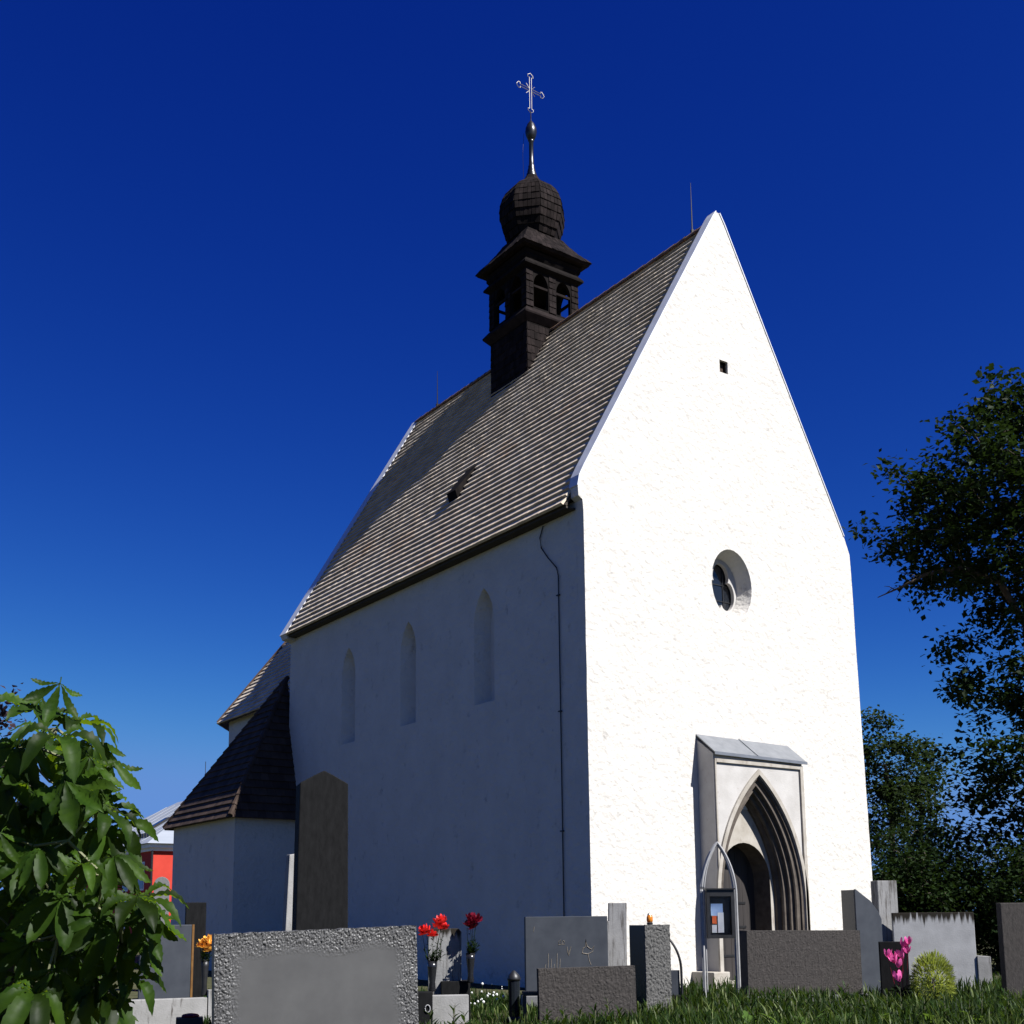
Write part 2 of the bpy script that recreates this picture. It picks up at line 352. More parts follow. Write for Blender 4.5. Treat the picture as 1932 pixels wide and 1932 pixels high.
coping(-.02, .285, [(4.56, 18.87), (4.72, 18.62), (8.70, 11.21)])
coping(14.52, 14.98, [(-.36, 10.38), (-.1, 10.82), (4.5, 18.74)])

# ---- roof slopes covered in separate tiles
def poly_span(poly, s):
    """range of t where the line at height s crosses polygon [(t, s)...]"""
    xs_ = []
    for a, b in zip(poly, poly[1:]+poly[:1]):
        if (a[1] <= s < b[1]) or (b[1] <= s < a[1]):
            xs_.append(a[0]+(b[0]-a[0])*(s-a[1])/(b[1]-a[1]))
    return (min(xs_), max(xs_)) if len(xs_) >= 2 else None
def tile_slope(poly3, pitch, width, hb, parent, single_ok=None, limit=0, mt=None, seed=1, deck_name='roof_boarding', tile_name='roof_tile'):
    """poly3: eave start, eave end, ... ; tiles lie on the outside. Returns the boarding object, tiles are its children."""
    rnd = random.Random(seed); mt = mt or M['tile']
    P = [Vector(p) for p in poly3]
    t_dir = (P[1]-P[0]).normalized(); nrm = (P[1]-P[0]).cross(P[2]-P[0]).normalized()
    if nrm.z < 0: nrm = -nrm
    s_dir = nrm.cross(t_dir)
    if s_dir.z < 0: s_dir = -s_dir
    O = P[0]
    p2 = [((p-O).dot(t_dir), (p-O).dot(s_dir)) for p in P]
    deck = MB(); lo = [p-nrm*.06 for p in P]; hi = [p-nrm*.002 for p in P]
    deck.loops([lo, hi], True, True, True)
    d = deck.build(deck_name, M['roof_under'], parent)
    smax = max(q[1] for q in p2); k = 0
    tiles = []
    s = -.03
    while s < smax-pitch*.3:
        sp = poly_span(p2, max(s+pitch*.5, .01))
        if sp:
            a, b = sp; off = (0.5 if k % 2 else 0.0)*width + rnd.uniform(-.1, .1)*width
            t = a-off
            while t < b-1e-3:
                wdt = width*rnd.uniform(.9, 1.1)
                t0, t1 = max(t, a), min(t+wdt, b)
                if t1-t0 > .03:
                    tiles.append((k, s+rnd.uniform(-.004, .004), t0+.003, t1-.003, hb*rnd.uniform(.96, 1.05)))
                t += wdt
        k += 1; s += pitch
    def tile_geo(mb, s0, t0, t1, h, origin):
        up_ = min(pitch*1.3, smax-s0+.05)
        def pt(t_, s_, n_): return O+t_dir*t_+s_dir*s_+nrm*n_-origin
        h2 = .012
        mb.hexa([pt(t0, s0, h*.25), pt(t1, s0, h*.25), pt(t1, s0+up_, 0), pt(t0, s0+up_, 0)],
                [pt(t0, s0, h), pt(t1, s0, h), pt(t1, s0+up_, h2), pt(t0, s0+up_, h2)])
    singles, rest = [], tiles
    if limit:
        def dist(q):
            c = O+t_dir*(q[2]+q[3])/2+s_dir*q[1]; return (c-CAM).length
        order = sorted(tiles, key=dist); singles = order[:limit]; rest = order[limit:]
    mb = MB()
    for k, s0, t0, t1, h in rest: tile_geo(mb, s0, t0, t1, h, Vector((0, 0, 0)))
    if mb.v:
        r = mb.build(tile_name, mt, d, fix=False)
        if len(rest) > 1: r['kind'] = 'stuff'
    for k, s0, t0, t1, h in singles:
        c = O+t_dir*t0+s_dir*s0
        q = MB(); tile_geo(q, s0, t0, t1, h, c); q.build(tile_name, mt, d, fix=False, loc=c)
    return d
roof = tile_slope([(EX, GT, EZ), (EX, 14.56, EZ), (RX, 14.56, RZ), (RX, GT, RZ)], 0.236, .27, .096, church, limit=298, seed=3, deck_name='roof')
roof_r = tile_slope([(8.90, GT, 10.55), (8.90, 14.56, 10.55), (RX, 14.56, RZ), (RX, GT, RZ)], .233, .27, .088, church, seed=4, deck_name='roof')
# ridge tiles
rr = random.Random(9); y = GT
while y < 14.5:
    L = .40
    q = MB(); rings = []
    for yy, r in ((y, .125), (y+L+.04, .105)):
        rings.append([(RX+r*1.05*math.cos(math.pi*(i/8)), yy, RZ+.03+rr.uniform(-.004, .004)+r*math.sin(math.pi*(i/8))) for i in range(9)])
    q.loops(rings, False); q.loops([[(p[0], p[1], p[2]-.02) for p in rg] for rg in rings], False)
    q.build('ridge_tile', M['ridge'], church, fix=False); y += L
# eave boards under the left eave
q = MB(); q.box(-.27, -.012, GT+.003, 14.54, 10.285, 10.33)
q.build('eave_board', M['roof_under'], church)
# roof vents: small hooded hatch on the left slope
def slope_pt(x): return EZ+(x-EX)*SL
v = MB(); xa, ya = 1.28, 6.75
za = slope_pt(xa)
v.add([(xa-.30, ya-.22, slope_pt(xa-.30)+.05), (xa-.30, ya+.22, slope_pt(xa-.30)+.05), (xa+.3, ya+.22, slope_pt(xa+.3)+.08), (xa+.3, ya-.22, slope_pt(xa+.3)+.08),
       (xa-.40, ya-.22, slope_pt(xa-.30)+.34), (xa-.40, ya+.22, slope_pt(xa-.30)+.34), (xa+.28, ya+.22, slope_pt(xa+.3)+.16), (xa+.28, ya-.22, slope_pt(xa+.3)+.16)],
      [(0, 1, 2, 3), (4, 5, 6, 7), (0, 1, 5, 4), (1, 2, 6, 5), (2, 3, 7, 6), (3, 0, 4, 7)])
v.build('roof_hatch', M['turret_wood'], church)
# lightning rods on the ridge and conductor down the side wall
for yy, zt in ((.89, 20.18), (13.33, 20.06)):
    q = MB().tube([(RX, yy, RZ+.1), (RX, yy, zt)], [.022, .006], 6); q.tube([(RX, yy, RZ+.1), (RX, yy, RZ+.24)], .05, 6)
    q.build('lightning_rod', M['iron'], church)
q = MB().tube([(-.03, 1.42, 10.25), (-.03, 1.55, 10.0), (-.03, 1.50, 9.75), (-.03, 1.25, 9.45), (-.03, .95, 9.15), (-.03, .89, 8.95), (-.03, .885, 5), (-.03, .89, -.05)], .014, 6)
for z in (8.5, 5.9, 3.3): q.box(-.05, 0.01, .86, .96, z, z+.025)
q.build('lightning_conductor', M['iron'], church)
# gable vent shutter
q = MB(); q.box(4.375, 4.645, .12, .15, 14.605, 14.915); sh = q.build('vent_shutter', M['tile_brown'], church)
q = MB()
for a, b in ((4.372, 4.402), (4.618, 4.648)): q.box(a, b, .06, .118, 14.602, 14.918)
q.box(4.404, 4.616, .06, .118, 14.602, 14.632); q.box(4.404, 4.616, .06, .118, 14.888, 14.918)
q.build('vent_frame', M['turret_wood'], sh)
# round window: tracery plate with a cusped opening, glass behind
q = MB(); NP = 72
inn = ell(4.49, 9.25, .52, .70, NP)
def foil(i):
    th = 2*math.pi*i/NP; r = .30+.20*abs(math.cos(1.5*(th-math.pi/2)))**.7
    return (4.49+r*.92*math.cos(th), 9.22+r*1.28*math.sin(th))
hole = [foil(i) for i in range(NP)]
for yy in (.36, .46): q.loops([[(x, yy, z) for x, z in inn], [(x, yy, z) for x, z in hole]])
q.loops([[(x, .36, z) for x, z in hole], [(x, .46, z) for x, z in hole]])
tr = q.build('window_tracery', M['pale_stone'], church)
q = MB().poly_holes(ell(4.49, 9.25, .5, .68, 32), [], lambda p: (p[0], .49, p[1])); q.build('window_pane', M['glass_dark'], church)
q = MB()
for z in (8.95, 9.35): q.box(4.05, 4.93, .472, .485, z, z+.02)
for x in (4.3, 4.66): q.box(x, x+.02, .472, .485, 8.7, 9.8)
q.build('window_bars', M['iron'], church)

# ---- portal
p = MB(); yF = -.50
arch0 = [(PC+x, z) for x, z in arch_pts(PW, PR, PCX, PS, 16, base=-.05)]
poly = [(3.15, -.05)] + [(x, z) for x, z in reversed(arch0)] + [(6.11, -.05), (6.06, 5.0), (3.15, 5.05)]
p.poly_holes(poly, [], lambda q: (q[0], yF, q[1]))
p.add([(3.15, yF, -.05), (3.15, 0, -.05), (3.15, 0, 5.42), (3.15, yF, 5.05)], [(0, 1, 2, 3)])
p.add([(6.11, yF, -.05), (6.11, 0, -.05), (6.06, 0, 5.38), (6.06, yF, 5.0)], [(0, 1, 2, 3)])
p.add([(3.15, yF, 5.05), (6.06, yF, 5.0), (6.06, 0, 5.38), (3.15, 0, 5.42)], [(0, 1, 2, 3)])
portal = p.build('portal', M['pale_stone'], church, fix=False)
# moulded jambs: concentric pointed arches stepping inwards
lev = [(0, 0), (.02, .02), (.06, .03), (.055, .08), (.11, .11), (.17, .10), (.19, .14), (.165, .19), (.20, .23), (.27, .22), (.285, .26), (.26, .31), (.295, .36), (.36, .365), (.38, .42), (.355, .49), (.42, .58), (.42, .69)]
rings = []
for dw, dy in lev:
    rings.append([(PC+x, yF+dy*.77, z) for x, z in arch_pts(PW-dw, PR-dw, PCX, PS, 16, base=1.12)])
q = MB().loops(rings, False); q.build('arch_moulding', M['shade_stone'], portal, fix=False)  # recess shade comes from the darkened stone colour
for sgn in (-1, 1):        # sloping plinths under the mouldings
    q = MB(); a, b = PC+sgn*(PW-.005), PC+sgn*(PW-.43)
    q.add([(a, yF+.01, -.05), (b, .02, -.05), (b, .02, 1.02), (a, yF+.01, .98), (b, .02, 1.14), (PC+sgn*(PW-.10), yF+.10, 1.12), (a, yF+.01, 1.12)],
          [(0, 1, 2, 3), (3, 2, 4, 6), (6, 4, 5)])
    q.build('jamb_plinth', M['shade_stone'], portal, fix=False)
# raised hood moulding round the arch and the rectangular frame
q = MB()
ro = [(PC+x, z) for x, z in arch_pts(PW+.11, PR+.11, PCX, PS, 16, base=.02)]
ri = [(PC+x, z) for x, z in arch_pts(PW+.012, PR+.012, PCX, PS, 16, base=.02)]
q.loops([[(x, yF-.003, z) for x, z in ri], [(x, yF-.05, z) for x, z in ri], [(x, yF-.05, z) for x, z in ro], [(x, yF-.003, z) for x, z in ro]], False)
q.build('hood_moulding', M['sandstone'], portal, fix=False)
q = MB()
q.box(5.95, 6.05, yF-.05, yF-.003, .0, 4.94); q.box(3.165, 3.205, yF-.04, yF-.003, .0, 4.94); q.box(3.207, 5.948, yF-.045, yF-.003, 4.86, 4.94)
q.build('portal_frame', M['sandstone'], portal)
# tympanum with round-headed doorway
dw_, ds, = .82, 2.30
dh = [(PC+dw_*math.cos(math.pi*i/16), ds+.84*math.sin(math.pi*i/16)) for i in range(17)]
iw = PW-.42
dd = [(PC+dw_, -.05)] + dh + [(PC-dw_, -.05)]
def resample(pts, n):
    seg = [math.dist(p_, q_) for p_, q_ in zip(pts[:-1], pts[1:])]; tot = sum(seg); res = []
    for i in range(n):
        d_ = tot*i/(n-1); k = 0
        while k < len(seg)-1 and d_ > seg[k]: d_ -= seg[k]; k += 1
        f_ = min(1, d_/seg[k]); res.append(tuple(a_+(b_-a_)*f_ for a_, b_ in zip(pts[k], pts[k+1])))
    return res
ia = resample([(PC+x, z) for x, z in arch_pts(iw, PR-.42, PCX, PS, 14, base=-.05)], 41); dr = resample(dd, 41)
q = MB(); q.loops([[(x, .0253, z) for x, z in dr], [(x, .55, z) for x, z in dr]], False); q.build('door_reveal', M['shade_stone'], portal, fix=False)  # doorway shade put into the dark colour of the reveal
q = MB(); q.loops([[(x, .025, z) for x, z in ia], [(x, .025, z) for x, z in dr]], False)
q.build('tympanum', M['sandstone'], portal, fix=False)
# door planks
door = MB().box(PC-.88, PC+.88, .565, .59, -.05, 3.3).build('door', M['door'], church)
for i in range(8):
    a = PC-.84+i*.21
    MB().box(a+.004, a+.206, .535, .562, 0, 3.25).build('door_plank', M['door'], door)
for z in (.55, 1.2, 1.75): MB().box(PC-.62, PC+.5, .52, .533, z, z+.05).build('door_strap', M['iron'], door)
q = MB().box(3.52, 5.62, -.46, .60, -.06, .02); q.build('threshold', M['sandstone'], portal)
for a, b, c in ((2.76, 3.24, .30), (5.99, 6.40, .28)):
    bevel_mesh(MB().box(a, b, -.68, -.003, -.06, c).build('plinth', M['sandstone'], portal).data, .02)
# sheet-metal canopy
q = MB(); cx0, cx1, yc_ = 3.13, 6.15, -.58
q.hexa([(cx0, yc_, 5.06), (cx1, yc_, 5.02), (cx1+.03, .0, 5.47), (cx0, .0, 5.52)], [(cx0, yc_, 5.085), (cx1, yc_, 5.045), (cx1+.03, .0, 5.50), (cx0, .0, 5.55)])
cn = q.build('portal_canopy', M['metal'], portal)
q = MB(); xm = 4.50
q.hexa([(xm, yc_-.005, 5.064), (xm+.04, yc_-.005, 5.064), (xm+.04, 0, 5.528), (xm, 0, 5.528)], [(xm, yc_-.005, 5.085), (xm+.04, yc_-.005, 5.085), (xm+.04, 0, 5.548), (xm, 0, 5.548)])
q.hexa([(cx0-.01, yc_-.015, 5.02), (cx1+.01, yc_-.015, 4.98), (cx1+.01, yc_-.002, 4.98), (cx0-.01, yc_-.002, 5.02)], [(cx0-.01, yc_-.015, 5.09), (cx1+.01, yc_-.015, 5.05), (cx1+.01, yc_-.002, 5.05), (cx0-.01, yc_-.002, 5.09)])
q.build('canopy_seam', M['metal'], portal)

# ---- ridge turret
TX, TY, TH = 4.5, 7.75, .98
def sq(h, z): return [(TX-h, TY-h, z), (TX+h, TY-h, z), (TX+h, TY+h, z), (TX-h, TY+h, z)]
t = MB(); t.loops([sq(TH-.05, 15.4), sq(TH-.05, 18.72)], True, True, True)
turret = t.build('ridge_turret', M['turret_wood'], church)
# shingle courses on the shaft
def shingle_courses(levels, wid, name, seed, parent=None):
    """levels: list of (half, z) bottom to top for a square shaft; shingles hang on each of the four faces"""
    rn = random.Random(seed); mb = MB()
    for (h0, z0), (h1, z1) in zip(levels[:-1], levels[1:]):
        for fdir in range(4):
            a = fdir*math.pi/2
            ux, uy = math.cos(a), math.sin(a); nx, ny = math.sin(a), -math.cos(a)
            tt = -h0-.01
            while tt < h0-.01:
                wd = wid*rn.uniform(.7, 1.2); t1 = min(tt+wd, h0+.01)
                th = rn.uniform(.016, .032); zz = z0+rn.uniform(-.015, .015)
                def P_(t_, n_, z_): return (TX+ux*t_+nx*n_, TY+uy*t_+ny*n_, z_)
                mb.hexa([P_(tt+.003, h0, zz), P_(t1-.003, h0, zz), P_((t1-.003)*h1/h0, h1, z1+.04), P_((tt+.003)*h1/h0, h1, z1+.04)],
                        [P_(tt+.003, h0+th, zz), P_(t1-.003, h0+th, zz), P_((t1-.003)*h1/h0, h1+.006, z1+.04), P_((tt+.003)*h1/h0, h1+.006, z1+.04)])
                tt = t1
    return tag(mb.build(name, M['shingle'], parent or turret, fix=False), kind='stuff')
shingle_courses([(TH-.045, 15.6+.24*i) for i in range(14)], .15, 'shingle', 21)
# belfry: four walls pierced by two arched openings each
bz0, bz1 = 19.15, 20.52
belf = MB()
for fdir in range(4):
    a = fdir*math.pi/2; ux, uy = math.cos(a), math.sin(a); nx, ny = math.sin(a), -math.cos(a)
    hs = []
    for c in (-.42, .42):
        hs.append([(c+q[0], q[1]) for q in arch_pts(.27, .27*1.7, -.27*.7, 19.97, 7, base=19.25)])
    for off, hh in ((TH-.03, TH-.03), (TH-.15, TH-.15)):
        belf.poly_holes([(-hh, 18.7), (hh, 18.7), (hh, 20.75), (-hh, 20.75)], hs, lambda q: (TX+ux*q[0]+nx*off, TY+uy*q[0]+ny*off, q[1]))
    for h_ in hs:
        belf.loops([[(TX+ux*q[0]+nx*(TH-.03), TY+uy*q[0]+ny*(TH-.03), q[1]) for q in h_], [(TX+ux*q[0]+nx*(TH-.15), TY+uy*q[0]+ny*(TH-.15), q[1]) for q in h_]])
belfry = belf.build('belfry', M['turret_wood'], turret, fix=False)
# shingles on belfry posts, rails, bars
mb = MB(); rn = random.Random(5)
for fdir in range(4):
    a = fdir*math.pi/2; ux, uy = math.cos(a), math.sin(a); nx, ny = math.sin(a), -math.cos(a)
    def P_(t_, n_, z_): return (TX+ux*t_+nx*n_, TY+uy*t_+ny*n_, z_)
    for (t0, t1) in ((-TH+.0, -.72), (-.13, .13), (.72, TH)):
        for r_ in range(6):
            z0 = 19.22+.2*r_
            k = 2
            for j in range(k):
                s0 = t0+(t1-t0)*j/k+.004; s1 = t0+(t1-t0)*(j+1)/k-.004; th = rn.uniform(.02, .04)
                mb.hexa([P_(s0, TH-.028, z0), P_(s1, TH-.028, z0), P_(s1, TH-.028, z0+.22), P_(s0, TH-.028, z0+.22)],
                        [P_(s0, TH-.028+th, z0), P_(s1, TH-.028+th, z0), P_(s1, TH-.02, z0+.22), P_(s0, TH-.02, z0+.22)])
    for c in (-.42, .42):
        z0 = 19.90
        mb.hexa([P_(c-.28, TH-.12, z0), P_(c+.28, TH-.12, z0), P_(c+.28, TH-.05, z0), P_(c-.28, TH-.05, z0)],
                [P_(c-.28, TH-.12, z0+.07), P_(c+.28, TH-.12, z0+.07), P_(c+.28, TH-.05, z0+.07), P_(c-.28, TH-.05, z0+.07)])
tag(mb.build('belfry_shingle', M['shingle'], turret, fix=False), kind='stuff')
q = MB()
q.loops([sq(TH-.01, 18.74), sq(TH+.14, 18.92), sq(TH+.15, 18.97), sq(TH-.0, 19.17)], True, True, True); q.build('ledge', M['shingle'], turret, fix=True)
q = MB(); q.loops([sq(TH-.02, 20.42), sq(TH+.12, 20.50), sq(TH+.12, 20.56), sq(TH+.0, 20.72)], True, True, True)
q.loops([sq(TH+.0, 20.722), sq(TH+.05, 20.80), sq(TH+.05, 20.88), sq(TH+.10, 20.95)], True, False, False)
q.build('cornice', M['turret_wood'], turret, fix=True)
# bell-cast skirt roof in courses
skp = [(1.22, 21.02), (1.27, 21.09), (1.17, 21.22), (1.04, 21.36), (.93, 21.50), (.83, 21.64), (.74, 21.78), (.66, 21.92)]
q = MB(); q.loops([sq(h, z) for h, z in skp], True, True, True); q.build('skirt_roof', M['shingle'], turret)
shingle_courses(skp[1:], .15, 'skirt_shingle', 31)
# octagonal onion, stepped courses
prof = [(.60, 21.86), (.70, 21.95), (.80, 22.15), (.88, 22.38), (.935, 22.62), (.955, 22.86), (.935, 23.08), (.875, 23.30), (.78, 23.50), (.64, 23.68), (.48, 23.82), (.33, 23.94), (.225, 24.06), (.165, 24.20)]
oc = 1/math.cos(math.pi/8)
q = MB(); q.lathe([(r*oc*.97, z) for r, z in prof], 8, (TX, TY), math.pi/8); onion = q.build('onion_dome', M['shingle'], turret)
mb = MB(); rn = random.Random(8)
for (r0, z0), (r1, z1) in zip(prof[:-1], prof[1:]):
    for f_ in range(8):
        a = math.pi/4*f_; ux, uy = -math.sin(a), math.cos(a); nx, ny = math.cos(a), math.sin(a)
        hw0, hw1 = r0*math.tan(math.pi/8), r1*math.tan(math.pi/8); k = max(2, int(2*hw0/.12))
        for j in range(k):
            a0, a1 = -1+2*j/k+.015, -1+2*(j+1)/k-.015; th = rn.uniform(.012, .03)
            def P_(t_, n_, z_): return (TX+ux*t_+nx*n_, TY+uy*t_+ny*n_, z_)
            mb.hexa([P_(a0*hw0, r0*.97, z0), P_(a1*hw0, r0*.97, z0), P_(a1*hw1, r1*.97, z1), P_(a0*hw1, r1*.97, z1)],
                    [P_(a0*hw0, r0+th, z0), P_(a1*hw0, r0+th, z0), P_(a1*hw1, r1+.004, z1+.02), P_(a0*hw1, r1+.004, z1+.02)])
tag(mb.build('onion_shingle', M['shingle'], turret, fix=False), kind='stuff')
q = MB(); q.lathe([(.17, 24.19), (.185, 24.22), (.15, 24.27), (.165, 24.30), (.125, 24.36), (.135, 24.40), (.10, 24.52), (.105, 24.58), (.082, 24.62), (.072, 24.9), (.072, 25.42), (.10, 25.45)], 12, (TX, TY)); q.build('spire_neck', M['lead'], turret, smooth=True)
q = MB(); q.lathe([(.05, 25.44), (.12, 25.52), (.165, 25.64), (.185, 25.76), (.17, 25.88), (.13, 25.97), (.125, 26.0), (.06, 26.10), (.018, 26.16), (.014, 26.5)], 16, (TX, TY)); q.build('spire_ball', M['lead'], turret, smooth=True)
# open-work budded cross, arms along x
q = MB(); b_ = .010
def bar(a, c, r=b_): q.tube([(TX+a[0], TY, a[1]), (TX+c[0], TY, c[1])], r, 5)
z0c, z1c, zx = 26.56, 27.66, 27.22
for s_ in (-.04, .04): bar((s_, z0c), (s_, z1c))
for s_ in (-.04, .04):
    bar((-.40, zx+s_), (-.04, zx+s_)); bar((.04, zx+s_), (.40, zx+s_))
def bud(cx, cz, dx, dz):
    px, pz = -dz, dx
    pts = [(.0, -.04), (.0, -.10), (.07, -.10), (.14, 0), (.07, .10), (0, .10), (0, .04)]
    w_ = [(cx+dx*a+px*b, cz+dz*a+pz*b) for a, b in pts]
    for a, c in zip(w_[:-1], w_[1:]): bar(a, c)
bud(0, z1c, 0, 1); bud(0, z0c, 0, -1); bud(.40, zx, 1, 0); bud(-.40, zx, -1, 0)
for sx in (-1, 1):
    for sz in (-1, 1): bar((sx*.05, zx+sz*.05), (sx*.17, zx+sz*.17), .008)
bar((0, 26.3), (0, z0c-.12), .014)
q.build('finial_cross', M['gilt'], turret)
q = MB().tube([(TX-.19, TY+.12, 25.7), (TX-.21, TY+.16, 25.0), (TX-.2, TY+.15, 24.2)], .007, 4); q.build('conductor_wire', M['iron'], turret)

# ---- chancel behind the nave
q = MB(); ch = [(.6, 14.96), (.6, 21.5), (2.4, 24.2), (6.6, 24.2), (8.4, 21.5), (8.4, 14.96)]
q.loops([[(x, y_, -.1) for x, y_ in ch], [(x, y_, 8.62) for x, y_ in ch]], True, False, True); q.build('chancel_wall', M['plaster'], church)
CA = (4.5, 20.6, 14.3)
tile_slope([(.28, 14.96, 8.56), (.28, 21.75, 8.56), CA, (4.5, 14.96, 14.3)], .233, .27, .07, church, seed=11, deck_name='chancel_roof')
tile_slope([(.28, 21.75, 8.56), (2.25, 24.5, 8.56), CA], .233, .27, .07, church, seed=12, deck_name='chancel_roof')
tile_slope([(2.25, 24.5, 8.56), (6.75, 24.5, 8.56), CA], .233, .27, .07, church, seed=13, deck_name='chancel_roof')
q = MB(); q.tube([(.28, 21.75, 8.60), (2.4, 21.16, 11.5), CA], [.09, .09, .08], 6); q.build('hip_tiles', M['tile_brown'], church)
# ---- sacristy in the angle on the left
q = MB(); sa = [(0, 14.3), (-1.98, 14.3), (-1.98, 19.6), (.6, 19.6)]
q.loops([[(x, y_, -.1) for x, y_ in sa], [(x, y_, 4.55) for x, y_ in sa]], False); q.build('sacristy_wall', M['plaster'], church, fix=False)
SA = (.15, 15.5, 9.15)
tile_slope([(-.005, 14.06, 4.5), (-2.22, 14.06, 4.5), SA], .25, .27, .07, church, mt=M['tile_brown'], seed=14, deck_name='sacristy_roof')
tile_slope([(-2.22, 14.06, 4.5), (-2.22, 19.86, 4.5), SA], .25, .27, .07, church, mt=M['tile_brown'], seed=15, deck_name='sacristy_roof')
tile_slope([(-2.22, 19.86, 4.5), (.6, 19.86, 4.5), SA], .25, .27, .07, church, mt=M['tile_brown'], seed=16, deck_name='sacristy_roof')
n_hip = 0
for A_, B_ in (((-2.22, 14.06, 4.5), SA), ((-2.22, 19.86, 4.5), SA)):
    a = Vector(A_); b = Vector(B_); L = (b-a).length; k = int(L/.34)
    for i in range(k):
        MB().tube([a+(b-a)*(i/k)+Vector((0, 0, .05)), a+(b-a)*((i+1.15)/k)+Vector((0, 0, .03))], [.085, .065], 6).build('hip_tile', M['tile_brown'], church)

# ================================================================== graves
def head_rz(deg): return R_(deg+90)
def slab_part(name, outline, t, mt, parent, bevel=.012, y0=0.0, tilt=0.0, lean=0.0, loc=None):
    """outline (x, z) extruded from y0 (front) to y0+t; tilt turns it in its own plane, lean tips it backwards"""
    q = MB(); c, s_ = math.cos(tilt), math.sin(tilt)
    o = [(x*c-z*s_, x*s_+z*c) for x, z in outline]
    fr = [(x, y0+z*lean, z) for x, z in o]; bk = [(x, y0+t+z*lean, z) for x, z in o]
    q.loops([fr, bk], True); n = len(o)
    q.f.append(tuple(range(n))); q.f.append(tuple(range(2*n-1, n-1, -1)))
    ob = q.build(name, mt, parent, loc=loc)
    if bevel: bevel_mesh(ob.data, bevel)
    return ob
def rect(w, h, z0=-.1): return [(-w/2, z0), (w/2, z0), (w/2, h), (-w/2, h)]
def grave(name, label, x, y, head, outline, t, mt, cat='gravestone', group=None, plinth=None, bevel=.012, tilt=0, lean=0.0, part='stone'):
    th = thing(name, label, cat, (x, y, 0), head_rz(head), group)
    st = slab_part(part, outline, t, mt, th, bevel, 0, R_(tilt), lean)
    if plinth:
        pw, ph, pt, pm = plinth
        slab_part('plinth', rect(pw, ph), pt, pm, th, .015, -(pt-t)/2)
    return th, st
def rough_slab(parent, w, h, t, mt, nx, nz, amp, freq, border=None, mt2=None, tilt=0.0, seed=0, top_jag=.0, name='stone'):
    """slab whose front is real relief; border: width of the rough margin, inside it the face is honed smooth"""
    v = []; f = []; c, s_ = math.cos(tilt), math.sin(tilt)
    def relief(x, z):
        p_ = Vector((x*freq+seed*7.3, z*freq*.8, seed*3.1))
        q = abs(noise.noise(p_))*1.4 + .6*noise.noise(p_*2.3) + .35*noise.noise(p_*5.1)
        m_ = 1.0
        if border:
            d = min(x+w/2, w/2-x, h-z) + .06*noise.noise(Vector((x*3, z*3, seed)))
            m_ = max(0.0, min(1.0, 1-(d-border)/.14))
        return q*m_, m_
    inner = []
    for j in range(nz+1):
        for i in range(nx+1):
            x = -w/2+w*i/nx; z = -.1+(h+.1)*j/nz
            r_, m_ = relief(x, z)
            zz = z
            if j == nz: zz += top_jag*noise.noise(Vector((x*14, 1, seed)))
            v.append((x*c-zz*s_, -amp*r_, x*s_+zz*c)); inner.append(m_ < .3)
    for j in range(nz):
        for i in range(nx): f.append((j*(nx+1)+i, j*(nx+1)+i+1, (j+1)*(nx+1)+i+1, (j+1)*(nx+1)+i))
    nface = len(f)
    loop = [i for i in range(nx+1)] + [(j+1)*(nx+1)+nx for j in range(nz)] + [nz*(nx+1)+i for i in range(nx-1, -1, -1)] + [j*(nx+1) for j in range(nz-1, 0, -1)]
    b = len(v)
    for k in loop: v.append((v[k][0], t, v[k][2]))
    n = len(loop)
    for k in range(n):
        k2 = (k+1) % n; f.append((loop[k2], loop[k], b+k, b+k2))
    f.append(tuple(b+k for k in range(n)))
    me = bpy.data.meshes.new(name); me.from_pydata(v, [], f); me.materials.append(mt)
    if mt2:
        me.materials.append(mt2)
        for p_ in me.polygons[:nface]:
            if all(inner[k] for k in p_.vertices): p_.material_index = 1
    me.update()
    return link_mesh(name, me, parent)

# big rough-bordered slab in front of the church
th = thing('gravestone', 'wide granite gravestone with rough-hewn border around a smooth grey panel', 'gravestone', (-10.33, -8.68, 0), head_rz(-104))
rough_slab(th, 1.92, 1.44, .17, M['granite_polish'], 230, 165, .014, 34, border=.10, tilt=R_(1.6), seed=1, top_jag=.012)
slab_part('plinth', rect(2.2, .22), .45, M['granite_grey'], th, .015, -.14)
# tall obelisk
grave('obelisk_gravestone', 'tall dark tapering obelisk gravestone with pointed top by the shaded church wall', -8.88, -5.71, -108,
      [(-.335, -.1), (.335, -.1), (.300, 3.20), (.10, 3.31), (0, 3.36), (-.10, 3.31), (-.295, 3.20)], .42, M['granite_dark'], plinth=(.9, .5, .8, M['granite_dark']))
grave('gravestone', 'narrow light grey upright stone standing beside the dark obelisk', -8.36, -4.07, -95,
      [(-.30, -.1), (.26, -.1), (.24, 2.47), (-.21, 2.40)], .14, M['concrete'])
# weathered stone between the flower vases
th, st = grave('gravestone', 'small weathered grey stone with blackened top edge between two flower vases', -6.16, -4.18, -117,
      [(-.24, -.1), (.24, -.1), (.245, 1.32), (.20, 1.37), (-.16, 1.37), (-.24, 1.34)], .12, M['runoff_small'])
slab_part('plinth', [(-.06, -.1), (.36, -.1), (.36, .62), (-.06, .62)], .30, M['granite_dark'], th, .01, -.1)
slab_part('grave_kerb', [(-.34, -.1), (.28, -.1), (.28, .46), (-.34, .46)], .12, M['concrete'], th, .012, -.62)
th, st = grave('grave_box', 'small dark stone block with a metal ring beside the pale grave kerb', -6.86, -4.76, -118, rect(.24, .52), .24, M['granite_dark'], cat='stone block')
q = MB(); q.tube([(.05+.035*math.cos(a*math.pi/6), -.012, .30+.05*math.sin(a*math.pi/6)) for a in range(13)], .007, 5); q.build('ring', M['frame_metal'], th)
